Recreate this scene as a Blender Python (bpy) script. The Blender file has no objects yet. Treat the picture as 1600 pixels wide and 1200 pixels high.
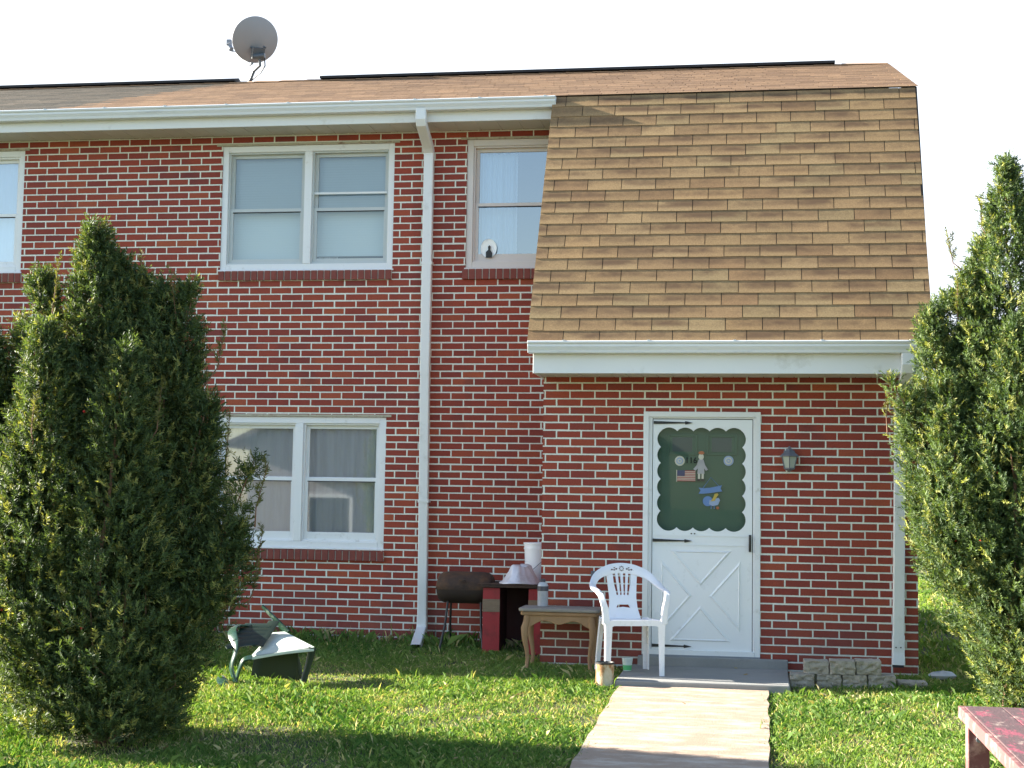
import bpy, bmesh, math, random
import numpy as np
from mathutils import Vector, Matrix
random.seed(7); RNG = np.random.default_rng(11)
C = bpy.context.scene.collection
S = bpy.context.scene
R = math.radians

# ------------------------------------------------------------------ camera
cam = bpy.data.objects.new('camera', bpy.data.cameras.new('camera')); C.objects.link(cam)
cam.data.sensor_width = 36; cam.data.lens = 54.007; cam.data.clip_start = .1; cam.data.clip_end = 2000
_r = Vector((0.98715882, 0.15900893, 0.01528478)); _u = Vector((-0.00287734, -0.07796918, 0.99695162)); _f = Vector((-0.15971595, 0.98419356, 0.07651044))
M = Matrix((( _r.x, _u.x, -_f.x), (_r.y, _u.y, -_f.y), (_r.z, _u.z, -_f.z))).to_4x4()
M.translation = Vector((1.8295, -14.1826, 1.3691))
cam.matrix_world = M
S.camera = cam

# ------------------------------------------------------------------ light
SUN = Vector((-.931, .118, .350)).normalized()          # towards the sun
w = bpy.data.worlds.new('World'); S.world = w; w.use_nodes = True
nt = w.node_tree; nt.nodes.clear()
sky = nt.nodes.new('ShaderNodeTexSky'); sky.sky_type = 'NISHITA'; sky.sun_disc = False
sky.sun_elevation = math.asin(SUN.z); sky.sun_rotation = math.atan2(SUN.x, SUN.y)
sky.air_density = 1.0; sky.dust_density = .7; sky.ozone_density = 1.0
bg = nt.nodes.new('ShaderNodeBackground'); bg.inputs['Strength'].default_value = .07
wo = nt.nodes.new('ShaderNodeOutputWorld')
# white cloud, added to brighten the low sky behind the house; clear blue elsewhere
tc = nt.nodes.new('ShaderNodeTexCoord'); sx = nt.nodes.new('ShaderNodeSeparateXYZ'); nt.links.new(tc.outputs['Generated'], sx.inputs[0])
def wmr(sock, a, b):
    x = nt.nodes.new('ShaderNodeMapRange'); x.interpolation_type = 'SMOOTHSTEP'; nt.links.new(sock, x.inputs[0]); x.inputs[1].default_value = a; x.inputs[2].default_value = b; return x.outputs[0]
def wmul(a, b):
    x = nt.nodes.new('ShaderNodeMath'); x.operation = 'MULTIPLY'; nt.links.new(a, x.inputs[0]); nt.links.new(b, x.inputs[1]); return x.outputs[0]
cn = nt.nodes.new('ShaderNodeTexNoise'); cn.inputs['Scale'].default_value = 2.2; cn.inputs['Detail'].default_value = 6; nt.links.new(tc.outputs['Generated'], cn.inputs['Vector'])
cf = wmul(wmul(wmr(sx.outputs[2], .75, .35), wmr(sx.outputs[1], -.15, .35)), wmr(cn.outputs['Fac'], .15, .42))
cm = nt.nodes.new('ShaderNodeMix'); cm.data_type = 'RGBA'; nt.links.new(cf, cm.inputs['Factor']); nt.links.new(sky.outputs[0], cm.inputs[6]); cm.inputs[7].default_value = (3.3, 3.55, 3.95, 1)
nt.links.new(cm.outputs[2], bg.inputs[0]); nt.links.new(bg.outputs[0], wo.inputs[0])
sl = bpy.data.lights.new('sun', 'SUN'); sl.energy = 5.0; sl.angle = R(.5); sl.color = (1, .93, .80)
so = bpy.data.objects.new('sun', sl); C.objects.link(so); so.rotation_euler = (-SUN).to_track_quat('-Z', 'Y').to_euler()
so.location = (-20, 2, 12)
S.view_settings.view_transform = 'Standard'; S.view_settings.look = 'None'
S.view_settings.gamma = 1; S.view_settings.use_curve_mapping = False
S.view_settings.exposure = 2.58

# ------------------------------------------------------------------ node helpers
class N:
    def __init__(s, name):
        s.m = bpy.data.materials.new(name); s.m.use_nodes = True
        s.t = s.m.node_tree; s.b = s.t.nodes['Principled BSDF']
        s.out = s.t.nodes['Material Output']
    def n(s, typ, **kw):
        x = s.t.nodes.new(typ)
        for k, v in kw.items(): setattr(x, k, v)
        return x
    def l(s, a, b): s.t.links.new(a, b)
    def put(s, sock, v):
        if v is None: return
        if hasattr(v, 'links'): s.l(v, sock)
        else: sock.default_value = v
    def math(s, op, a, b=None, c=None, clamp=False):
        x = s.n('ShaderNodeMath', operation=op, use_clamp=clamp)
        for i, v in enumerate((a, b, c)):
            s.put(x.inputs[i], v)
        return x.outputs[0]
    def mix(s, f, a, b):
        x = s.n('ShaderNodeMix', data_type='RGBA')
        s.put(x.inputs['Factor'], f)
        for k, v in ((6, a), (7, b)):
            if not hasattr(v, 'links') and len(v) == 3: v = (*v, 1)
            s.put(x.inputs[k], v)
        return x.outputs[2]
    def obj(s): return s.n('ShaderNodeTexCoord').outputs['Object']
    def noise(s, scale, detail=4, rough=.6, vec=None, dims=None):
        x = s.n('ShaderNodeTexNoise'); x.inputs['Scale'].default_value = scale
        x.inputs['Detail'].default_value = detail; x.inputs['Roughness'].default_value = rough
        s.l(vec if vec else s.obj(), x.inputs['Vector']); return x.outputs['Fac']
    def scalev(s, sc, vec=None):
        x = s.n('ShaderNodeMapping'); x.inputs['Scale'].default_value = sc
        s.l(vec if vec else s.obj(), x.inputs['Vector']); return x.outputs[0]
    def ramp(s, f, stops):
        x = s.n('ShaderNodeValToRGB'); e = x.color_ramp.elements
        while len(e) < len(stops): e.new(.5)
        for i, (p, c) in enumerate(stops):
            e[i].position = p; e[i].color = (*c, 1) if len(c) == 3 else c
        s.l(f, x.inputs[0]); return x.outputs[0]
    def mr(s, v, a, b, c=0, d=1, smooth=False):
        x = s.n('ShaderNodeMapRange'); x.clamp = True
        if smooth: x.interpolation_type = 'SMOOTHSTEP'
        s.put(x.inputs[0], v)
        for i, q in enumerate((a, b, c, d)): x.inputs[i+1].default_value = q
        return x.outputs[0]
    def bump(s, h, dist=.003, strength=1.0):
        x = s.n('ShaderNodeBump'); x.inputs['Distance'].default_value = dist; x.inputs['Strength'].default_value = strength
        s.l(h, x.inputs['Height']); s.l(x.outputs[0], s.b.inputs['Normal'])
    def base(s, v):
        if not hasattr(v, 'links') and len(v) == 3: v = (*v, 1)
        s.put(s.b.inputs['Base Color'], v)
    def rough(s, v): s.put(s.b.inputs['Roughness'], v)

def plain(name, col, rough=.5, var=.25, scale=8, bump=.0006, bscale=60, metal=0, dirt=None, dscale=3, dlo=.5, dhi=.75, stretch=None):
    a = N(name)
    vec = a.scalev(stretch) if stretch else None
    f = a.noise(scale, 5, .65, vec)
    c = a.mix(f, tuple(min(1, x*(1-var)) for x in col), tuple(min(1, x*(1+var)) for x in col))
    if dirt:
        d = a.mr(a.noise(dscale, 6, .7, vec), dlo, dhi, 0, 1)
        c = a.mix(d, c, dirt)
    a.base(c); a.rough(a.mr(a.noise(scale*2, 3), .3, .7, max(.05, rough-.08), min(1, rough+.08)))
    a.b.inputs['Metallic'].default_value = metal
    if bump: a.bump(a.noise(bscale, 4), bump)
    return a.m

def brick(name, zoff, uoff, side=False):
    a = N(name); h = .0676; bw = .2127
    sep = a.n('ShaderNodeSeparateXYZ'); a.l(a.obj(), sep.inputs[0])
    X = sep.outputs[1 if side else 0]; Z = sep.outputs[2]
    v = a.math('DIVIDE', a.math('SUBTRACT', Z, zoff), h)
    row = a.math('FLOOR', v); fv = a.math('FRACT', v)
    wn = a.n('ShaderNodeTexWhiteNoise', noise_dimensions='1D'); a.l(row, wn.inputs['W'])
    jit = a.math('MULTIPLY', a.math('SUBTRACT', wn.outputs['Value'], .5), .09)
    u = a.math('ADD', a.math('ADD', a.math('DIVIDE', a.math('SUBTRACT', X, uoff), bw), a.math('MULTIPLY', a.math('FLOORED_MODULO', row, 2), .5)), jit)
    col = a.math('FLOOR', u); fu = a.math('FRACT', u)
    cv = a.n('ShaderNodeCombineXYZ'); a.l(col, cv.inputs[0]); a.l(row, cv.inputs[1])
    wb = a.n('ShaderNodeTexWhiteNoise', noise_dimensions='2D'); a.l(cv.outputs[0], wb.inputs['Vector'])
    # per brick size and edge irregularity
    jw = a.math('MULTIPLY', a.math('SUBTRACT', wb.outputs['Value'], .5), .0035)
    du = a.math('MULTIPLY', a.math('MINIMUM', fu, a.math('SUBTRACT', 1, fu)), bw)
    dv = a.math('MULTIPLY', a.math('MINIMUM', fv, a.math('SUBTRACT', 1, fv)), h)
    d = a.math('ADD', a.math('MINIMUM', du, dv), jw)
    d = a.math('ADD', d, a.math('MULTIPLY', a.math('SUBTRACT', a.noise(45, 3), .5), .0045))
    mask = a.mr(d, .0055, .0074, 0, 1, True)
    sp = a.n('ShaderNodeSeparateColor'); a.l(wb.outputs['Color'], sp.inputs[0])
    bc = a.ramp(sp.outputs[1], [(0, (.22, .050, .042)), (.10, (.27, .053, .038)), (.35, (.315, .058, .037)), (.7, (.35, .066, .038)), (.9, (.385, .082, .041)), (.98, (.42, .10, .046))])
    big = a.noise(.55, 3)
    bc = a.mix(a.mr(big, .35, .65, 0, .35), bc, (.19, .05, .045))
    dk = a.math('MULTIPLY', a.mr(a.noise(1.7, 2), .56, .66, 0, 1), a.math('GREATER_THAN', sp.outputs[0], .45))
    bc = a.mix(a.math('MULTIPLY', dk, .40), bc, (.105, .040, .045))
    strk = a.math('MULTIPLY', a.mr(a.noise(1.2, 5, .6, a.scalev((5, 5, .35))), .56, .8, 0, .4), a.mr(a.noise(.8, 2), .4, .6))
    bc = a.mix(strk, bc, (.11, .05, .045))
    fine = a.noise(95, 5, .7)
    bc = a.mix(a.mr(fine, .35, .75, 0, .45), bc, (.13, .035, .03))
    mc = a.mix(a.noise(5, 5, .7), (.62, .62, .54), (.82, .83, .76))
    st = a.mr(a.noise(1.1, 5, .6, a.scalev((1, 1, .5))), .55, .75, 0, .4)
    mc = a.mix(st, mc, (.46, .44, .36))
    # grime and lime bloom near the ground
    low = a.math('MULTIPLY', a.mr(Z, .05, .55, 1, 0), a.mr(a.noise(2.2, 5, .7), .35, .7, 0, .55))
    bc = a.mix(low, bc, (.20, .11, .10)); mc = a.mix(low, mc, (.36, .32, .29))
    a.base(a.mix(mask, mc, bc)); a.rough(a.mr(fine, .3, .7, .75, .95))
    a.b.inputs['Specular IOR Level'].default_value = .25
    hh = a.math('ADD', mask, a.math('MULTIPLY', fine, .35))
    a.bump(hh, .005, .9)
    return a.m

def attr_mat(name, rough=.9, nscale=60, nlo=.75, nhi=1.2, bump=.001, spec=.3, blot=None):
    a = N(name)
    at = a.n('ShaderNodeAttribute', attribute_name='tint')
    f = a.mr(a.noise(nscale, 5, .75), .3, .7, nlo, nhi)
    x = a.n('ShaderNodeMix', data_type='RGBA', blend_type='MULTIPLY'); x.inputs['Factor'].default_value = 1
    a.l(at.outputs['Color'], x.inputs[6]); a.l(f, x.inputs[7])
    c = x.outputs[2]
    if blot:
        band = a.math('MULTIPLY', a.mr(at.outputs['Alpha'], .12, .5, 0, 1, True), a.mr(at.outputs['Alpha'], 1.0, .62, .35, 1, True))
        g = a.math('MULTIPLY', a.mr(a.noise(1.5, 5, .7, a.scalev((1.5, 1, 3.2))), .36, .60, .10, .95), band)
        c = a.mix(g, c, blot)
    a.base(c); a.rough(rough); a.b.inputs['Specular IOR Level'].default_value = spec
    if bump: a.bump(a.noise(nscale*2, 4, .8), bump)
    return a.m

def leaf_mat(name, rough, trans, spec=.4):
    a = N(name)
    at = a.n('ShaderNodeAttribute', attribute_name='tint')
    a.base(at.outputs['Color']); a.rough(rough); a.b.inputs['Specular IOR Level'].default_value = spec
    tr = a.n('ShaderNodeBsdfTranslucent')
    x = a.n('ShaderNodeMix', data_type='RGBA', blend_type='MULTIPLY'); x.inputs['Factor'].default_value = 1
    a.l(at.outputs['Color'], x.inputs[6]); x.inputs[7].default_value = (1.5, 1.5, .55, 1)
    a.l(x.outputs[2], tr.inputs[0])
    ms = a.n('ShaderNodeMixShader'); ms.inputs[0].default_value = trans
    a.l(a.b.outputs[0], ms.inputs[1]); a.l(tr.outputs[0], ms.inputs[2]); a.l(ms.outputs[0], a.out.inputs[0])
    return a.m

def glass_mat(name, tint=(.9, .95, .95), refl=.10, wave=.0):
    a = N(name); a.t.nodes.remove(a.b)
    gl = a.n('ShaderNodeBsdfGlossy'); gl.inputs['Roughness'].default_value = .02
    tr = a.n('ShaderNodeBsdfTransparent'); tr.inputs[0].default_value = (*tint, 1)
    fr = a.n('ShaderNodeFresnel'); fr.inputs[0].default_value = 1.5
    bp = a.n('ShaderNodeBump'); bp.inputs['Distance'].default_value = .004; bp.inputs['Strength'].default_value = .07
    a.l(a.noise(1.4, 2), bp.inputs['Height']); a.l(bp.outputs[0], gl.inputs['Normal'])
    f = a.math('ADD', fr.outputs[0], refl, clamp=True)
    ms = a.n('ShaderNodeMixShader'); a.l(f, ms.inputs[0]); a.l(tr.outputs[0], ms.inputs[1]); a.l(gl.outputs[0], ms.inputs[2])
    a.l(ms.outputs[0], a.out.inputs[0]); return a.m

# ------------------------------------------------------------------ materials
MT = {}
MT['brick_main'] = brick('brick_main', 3.403, -1.049)
MT['brick_porch'] = brick('brick_porch', 1.780, 1.824)
MT['brick_side'] = brick('brick_side', 3.403, 0, True)
MT['rowlock'] = plain('rowlock_brick', (.20, .05, .038), .85, .35, 9, .002, 70)
MT['mortar'] = plain('mortar', (.47, .44, .38), .95, .2, 20, .001)
MT['white_metal'] = plain('white_aluminium', (.72, .73, .73), .38, .04, 3, .0003, 20, dirt=(.50, .49, .45), dscale=5, dlo=.58, dhi=.85)
MT['gutter'] = plain('gutter_aluminium', (.70, .72, .73), .35, .05, 2, .0008, 8, dirt=(.44, .45, .46), dscale=4, dlo=.55, dhi=.85, stretch=(.4, 1, 3))
MT['soffit'] = plain('soffit_aluminium', (.58, .57, .52), .5, .08, 2, .0003)
MT['door_white'] = plain('door_white', (.78, .80, .82), .33, .03, 4, .0003, 14, dirt=(.55, .54, .52), dscale=7, dlo=.62, dhi=.9)
MT['frame_white'] = plain('frame_white', (.74, .75, .76), .45, .04, 5, .0004, 30, dirt=(.42, .40, .36), dscale=9, dlo=.6, dhi=.85)
MT['frame_tan'] = plain('frame_tan', (.64, .59, .56), .5, .05, 5, .0004, 30)
MT['sash_grey'] = plain('sash_grey', (.50, .53, .53), .45, .06, 5, .0003)
MT['dark_gap'] = plain('dark_gap', (.03, .03, .035), .8, .2, 10, 0)
MT['lintel'] = plain('lintel_paint', (.40, .37, .28), .7, .2, 10, .0006, dirt=(.16, .08, .05), dscale=12)
MT['black_iron'] = plain('black_iron', (.015, .015, .016), .5, .3, 20, .0006)
MT['glass'] = glass_mat('window_glass', refl=.12)
MT['glass_sky'] = glass_mat('window_glass_upper', (.70, .85, .98), .34)
MT['glass_low'] = glass_mat('window_glass_lower', (.85, .87, .90), .20)
MT['glass_door'] = glass_mat('storm_glass', (.95, .97, .96), -.02)
MT['green_door'] = plain('green_door_paint', (.036, .090, .054), .5, .12, 3, .0004)
MT['green_dark'] = plain('green_door_light', (.035, .055, .055), .35, .3, 4, 0)
MT['blind'] = None
a = N('blind'); sp = a.n('ShaderNodeSeparateXYZ'); a.l(a.obj(), sp.inputs[0])
fz = a.math('FRACT', a.math('MULTIPLY', sp.outputs[2], 40))
a.base(a.mix(a.mr(fz, .0, .35, 0, 1), (.455, .50, .51), (.48, .53, .54))); a.rough(.6)
a.bump(fz, .0006); MT['blind'] = a.m
a = N('curtain'); a.base(a.mix(a.noise(6, 3, .6, a.scalev((3, 1, .25))), (.58, .62, .66), (.82, .84, .86))); a.rough(.9); MT['curtain'] = a.m
a = N('sheer'); a.base(a.mix(a.noise(5, 4, .65, a.scalev((4, 1, .3))), (.62, .63, .64), (.88, .89, .90))); a.rough(.9); MT['sheer'] = a.m
MT['room'] = plain('room_wall', (.12, .14, .17), .9, .1, 2, 0)
MT['shingle'] = attr_mat('asphalt_shingle', .92, 75, .72, 1.25, .0012, .2, blot=(.12, .072, .042))
MT['roof_shingle'] = attr_mat('roof_shingle', .92, 60, .7, 1.25, .0015, .2)
MT['ridge_cap'] = plain('ridge_cap_shingle', (.33, .20, .12), .9, .3, 8, .002)
MT['deck'] = plain('roof_felt', (.05, .038, .03), .95, .3, 10, .001)
MT['vent_black'] = plain('ridge_vent_black', (.012, .012, .016), .7, .3, 10, .001)
MT['leaf'] = leaf_mat('yew_needles', .6, .30, .25)
MT['grass'] = leaf_mat('grass_blades', .55, .40, .25)
MT['bark'] = plain('yew_bark', (.16, .085, .05), .85, .4, 9, .004, 25, stretch=(3, 3, .6))
MT['berry'] = plain('yew_berry', (.55, .03, .02), .3, .1, 10, 0)
a = N('soil'); nz = a.noise(2.5, 6, .7); c = a.mix(nz, (.05, .045, .022), (.07, .085, .025))
c = a.mix(a.mr(a.noise(.9, 5, .7), .55, .75, 0, .8), c, (.13, .10, .06))
a.base(c); a.rough(.95); a.bump(a.noise(22, 5, .7), .02); MT['soil'] = a.m
a = N('path_concrete'); c = a.mix(a.noise(1.6, 6, .72), (.25, .165, .11), (.40, .30, .225))
c = a.mix(a.mr(a.noise(3.2, 6, .7, a.scalev((1, 2.6, 1))), .46, .66, 0, .8), c, (.52, .45, .37))
c = a.mix(a.mr(a.noise(130, 4, .8), .55, .75, 0, .5), c, (.24, .18, .15))
sp = a.n('ShaderNodeSeparateXYZ'); a.l(a.obj(), sp.inputs[0])
yy = a.math('FRACT', a.math('DIVIDE', a.math('ADD', sp.outputs[1], a.math('MULTIPLY', a.noise(2.5, 3), .03)), 1.22))
jm = a.math('LESS_THAN', a.math('ABSOLUTE', a.math('SUBTRACT', yy, .5)), .006)
c = a.mix(a.math('MULTIPLY', jm, .6), c, (.26, .17, .12))
a.base(c); a.rough(.9); a.bump(a.math('SUBTRACT', a.noise(60, 6, .75), jm), .005); MT['path'] = a.m
a = N('step_concrete'); c = a.mix(a.noise(3, 6, .7), (.19, .19, .183), (.30, .298, .29))
c = a.mix(a.mr(a.noise(150, 4, .8), .5, .75, 0, .5), c, (.17, .17, .17)); c = a.mix(a.mr(a.noise(5, 4, .6, a.scalev((.6, 3, 1))), .62, .75, 0, .6), c, (.12, .10, .10))
a.base(c); a.rough(.9); a.bump(a.noise(80, 6, .75), .003); MT['step'] = a.m
a = N('split_stone'); c = a.mix(a.noise(7, 6, .75), (.21, .185, .15), (.48, .43, .36))
c = a.mix(a.mr(a.noise(40, 5, .8), .52, .7, 0, .7), c, (.10, .095, .075)); a.base(c); a.rough(.95); a.bump(a.noise(28, 6, .75), .012); MT['stone'] = a.m
a = N('rust'); c = a.ramp(a.noise(5, 6, .72), [(.25, (.016, .012, .011)), (.5, (.055, .030, .019)), (.66, (.12, .055, .022)), (.8, (.25, .12, .03))])
sp = a.n('ShaderNodeSeparateXYZ'); a.l(a.obj(), sp.inputs[0])
c = a.mix(a.math('MULTIPLY', a.mr(sp.outputs[2], .12, .05, 0, .6), a.mr(a.noise(3, 4), .4, .6)), c, (.26, .13, .03))
a.base(c); a.rough(.8); a.bump(a.noise(60, 5, .7), .002); MT['rust'] = a.m
MT['red_paint'] = plain('red_paint', (.33, .025, .03), .6, .3, 6, .001, 40, dirt=(.12, .02, .02), dscale=5)
MT['tan_wood'] = plain('grey_tan_wood', (.21, .15, .10), .8, .35, 10, .002, 40, stretch=(1, 1, 5))
MT['dark_red'] = plain('dark_red_side', (.045, .012, .012), .8, .4, 5, .001)
MT['tin'] = plain('dull_tin', (.70, .68, .72), .42, .12, 5, .004, 14, metal=.2, dirt=(.46, .42, .42), dscale=4)
MT['bucket'] = plain('white_plastic', (.86, .87, .90), .35, .03, 5, .0003, 12)
MT['chair_white'] = plain('white_resin', (.80, .80, .84), .32, .03, 4, .0002, 12, dirt=(.60, .58, .56), dscale=5, dlo=.62, dhi=.9)
MT['chair_green'] = plain('green_resin', (.018, .05, .034), .25, .25, 6, .0003, 12, dirt=(.28, .34, .30), dscale=5, dlo=.56, dhi=.75)  # pale blotches paint in the sun sheen on the dark green
MT['ornament'] = plain('pierced_ornament', (.14, .085, .085), .7, .2, 10, 0)
a = N('table_wood'); c = a.mix(a.noise(3, 6, .7, a.scalev((2, 6, .7))), (.20, .11, .05), (.38, .23, .12)); a.base(c); a.rough(.7); a.bump(a.noise(30, 5, .7, a.scalev((1, 1, .2))), .002); MT['table_wood'] = a.m
a = N('table_top_wood'); c = a.mix(a.noise(3, 6, .7, a.scalev((.7, 6, 1))), (.16, .14, .12), (.32, .29, .26)); a.base(c); a.rough(.75); a.bump(a.noise(30, 5, .7, a.scalev((.3, 4, 1))), .002); MT['table_top'] = a.m
a = N('rusted_can'); c = a.ramp(a.noise(9, 6, .72, a.scalev((1, 1, .5))), [(.34, (.09, .035, .015)), (.46, (.30, .16, .06)), (.55, (.46, .40, .28)), (.75, (.55, .50, .40))]); a.base(c); a.rough(.8); a.bump(a.noise(40, 5), .003); MT['can'] = a.m
MT['clear'] = glass_mat('clear_plastic', (.93, .97, .96), .05)
MT['cup_green'] = plain('cup_green', (.10, .42, .17), .4, .2, 10, 0)
MT['bottle_body'] = plain('bottle_silver', (.42, .43, .46), .35, .3, 14, 0)
MT['bottle_dark'] = plain('bottle_dark', (.05, .05, .07), .4, .3, 14, 0)
MT['lamp_metal'] = plain('weathered_pewter', (.12, .13, .16), .5, .25, 12, .0008)
a = N('frosted_glass'); a.base(a.mix(a.noise(9, 3), (.30, .34, .30), (.46, .48, .43))); a.rough(.25); MT['frost'] = a.m
MT['dish_grey'] = plain('dish_grey', (.27, .27, .285), .5, .08, 2, .0004)
MT['galv'] = plain('galvanised_steel', (.20, .22, .25), .5, .2, 12, .0004)
MT['dark_steel'] = plain('dark_steel', (.07, .085, .10), .45, .2, 12, .0004)
a = N('picnic_red'); v = a.scalev((3.2, 1.1, 1))
c = a.mix(a.noise(5, 6, .7, v), (.06, .034, .036), (.10, .052, .056))
c = a.mix(a.mr(a.noise(4.2, 6, .75, v), .54, .60), c, (.22, .045, .07))
c = a.mix(a.mr(a.noise(6.0, 7, .8, a.scalev((2.2, 1.3, 1))), .56, .62), c, (.24, .18, .155))
a.base(c); a.rough(.75); a.bump(a.noise(20, 6, .7, v), .003); MT['picnic'] = a.m
MT['picnic_edge'] = plain('picnic_edge', (.16, .06, .058), .75, .3, 6, .002, 30, dirt=(.55, .35, .3), dscale=8)
MT['fence'] = plain('weathered_boards', (.11, .075, .07), .85, .35, 6, .003, 30, stretch=(5, 1, .5))
MT['blue_bin'] = plain('blue_grey_plastic', (.10, .14, .20), .5, .15, 6, .0004)
MT['yellow'] = plain('yellow_paint', (.55, .38, .06), .5, .1, 10, 0)
MT['blue'] = plain('blue_paint', (.10, .22, .50), .5, .1, 10, 0)
MT['pale_blue'] = plain('pale_blue_paint', (.30, .38, .58), .5, .1, 10, 0)
MT['cream'] = plain('cream_paint', (.62, .58, .48), .6, .1, 10, 0)
MT['navy'] = plain('navy_cloth', (.04, .05, .14), .8, .1, 10, 0)
MT['flag_red'] = plain('flag_red', (.42, .07, .09), .8, .1, 10, 0)
MT['orange'] = plain('orange_paint', (.42, .12, .04), .6, .1, 10, 0)
MT['far_siding'] = plain('pale_siding', (.34, .32, .33), .8, .1, 2, .002)
MT['far_roof'] = plain('far_roof', (.12, .10, .10), .9, .2, 3, .002)

# ------------------------------------------------------------------ mesh helpers
class MB:
    def __init__(s): s.v = []; s.f = []; s.sm = []; s.mi = []
    def add(s, vs, fs, smooth=False, mi=0):
        o = len(s.v); s.v += [tuple(p) for p in vs]
        for f in fs: s.f.append([i+o for i in f]); s.sm.append(smooth); s.mi.append(mi)
        return s
    def box(s, x0, x1, y0, y1, z0, z1, mi=0, mat=None):
        vs = [(x, y, z) for z in (z0, z1) for y in (y0, y1) for x in (x0, x1)]
        if mat: vs = [mat @ Vector(p) for p in vs]
        return s.add(vs, [(0, 2, 3, 1), (4, 5, 7, 6), (0, 1, 5, 4), (2, 6, 7, 3), (0, 4, 6, 2), (1, 3, 7, 5)], mi=mi)
    def prism(s, poly, fn, d0, d1, mi=0, smooth=False):
        """poly: 2d outline; fn(a,b,d) -> 3d point"""
        n = len(poly); vs = [fn(a, b, d0) for a, b in poly] + [fn(a, b, d1) for a, b in poly]
        fs = [tuple(range(n))[::-1], tuple(range(n, 2*n))]
        s.add(vs, fs, mi=mi)
        o = len(s.v)-2*n
        for i in range(n):
            j = (i+1) % n; s.f.append([o+i, o+j, o+n+j, o+n+i]); s.sm.append(smooth); s.mi.append(mi)
        return s
    def tube(s, pts, rad, seg=10, cap=True, mi=0):
        pts = [Vector(p) for p in pts]; n = len(pts)
        rad = rad if isinstance(rad, (list, tuple)) else [rad]*n
        vs = []; up = None
        for i, p in enumerate(pts):
            t = (pts[min(i+1, n-1)]-pts[max(i-1, 0)]).normalized()
            if up is None: up = Vector((0, 0, 1)) if abs(t.z) < .9 else Vector((1, 0, 0))
            a = t.cross(up).normalized(); b = a.cross(t).normalized(); up = b
            for k in range(seg):
                q = 2*math.pi*k/seg; vs.append(p+(a*math.cos(q)+b*math.sin(q))*rad[i])
        fs = []
        for i in range(n-1):
            for k in range(seg):
                k2 = (k+1) % seg; fs.append((i*seg+k, i*seg+k2, (i+1)*seg+k2, (i+1)*seg+k))
        s.add(vs, fs, True, mi)
        if cap: s.add(vs[:seg], [tuple(range(seg))], mi=mi); s.add(vs[-seg:], [tuple(range(seg))[::-1]], mi=mi)
        return s
    def sweep(s, pts, nor, wid, thk, mi=0, sub=6):
        """flat bar swept along pts, its face turned to nor"""
        P = [Vector(p) for p in pts]; Nn = [Vector(p).normalized() for p in nor]; n = len(P)
        wid = wid if isinstance(wid, (list, tuple)) else [wid]*n; thk = thk if isinstance(thk, (list, tuple)) else [thk]*n
        Q = []
        for i in range(n-1):
            p0, p1, p2, p3 = P[max(i-1, 0)], P[i], P[i+1], P[min(i+2, n-1)]
            for k in range(sub + (1 if i == n-2 else 0)):
                t = k/sub
                q = .5*((2*p1)+(p2-p0)*t+(2*p0-5*p1+4*p2-p3)*t*t+(3*p1-p0-3*p2+p3)*t**3)
                Q.append((q, Nn[i].lerp(Nn[i+1], t), wid[i]*(1-t)+wid[i+1]*t, thk[i]*(1-t)+thk[i+1]*t))
        vs = []; m = len(Q)
        for i, (q, nn, w_, t_) in enumerate(Q):
            tg = (Q[min(i+1, m-1)][0]-Q[max(i-1, 0)][0]).normalized()
            b = tg.cross(nn).normalized(); nn = b.cross(tg).normalized()
            c = .22
            for sx, sy in ((-1, -1+c*2), (-1+c, -1), (1-c, -1), (1, -1+c*2), (1, 1-c*2), (1-c, 1), (-1+c, 1), (-1, 1-c*2)):
                vs.append(q+b*(sx*w_/2)+nn*(sy*t_/2))
        fs = [(i*8+k, i*8+(k+1) % 8, (i+1)*8+(k+1) % 8, (i+1)*8+k) for i in range(m-1) for k in range(8)]
        s.add(vs, fs, True, mi); s.add(vs[:8], [tuple(range(8))], mi=mi); s.add(vs[-8:], [tuple(range(8))[::-1]], mi=mi)
        return s
    def lathe(s, prof, at=(0, 0, 0), seg=24, mat=None, mi=0):
        vs = []
        for r, z in prof:
            for k in range(seg):
                q = 2*math.pi*k/seg; p = Vector((r*math.cos(q), r*math.sin(q), z))
                vs.append((mat @ p) if mat else p+Vector(at))
        fs = [(i*seg+k, i*seg+(k+1) % seg, (i+1)*seg+(k+1) % seg, (i+1)*seg+k) for i in range(len(prof)-1) for k in range(seg)]
        return s.add(vs, fs, True, mi)
    def mesh(s, name):
        me = bpy.data.meshes.new(name); me.from_pydata(s.v, [], s.f)
        me.polygons.foreach_set('use_smooth', s.sm); me.polygons.foreach_set('material_index', s.mi)
        bm = bmesh.new(); bm.from_mesh(me); bmesh.ops.recalc_face_normals(bm, faces=bm.faces[:])
        for e in bm.edges: e.smooth = e.calc_face_angle(0) < .65
        bm.to_mesh(me); bm.free()
        return me
    def build(s, name, mats, parent=None, bevel=0, label=None, loc=None, rot=None):
        me = s.mesh(name); o = bpy.data.objects.new(name, me); C.objects.link(o)
        for m in (mats if isinstance(mats, (list, tuple)) else [mats]): me.materials.append(m)
        if parent: o.parent = parent
        if loc: o.location = loc
        if rot: o.rotation_euler = rot
        if bevel:
            b = o.modifiers.new('bevel', 'BEVEL'); b.width = bevel; b.segments = 2; b.limit_method = 'ANGLE'; b.angle_limit = R(40)
        if label: o['label'] = label
        return o

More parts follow.
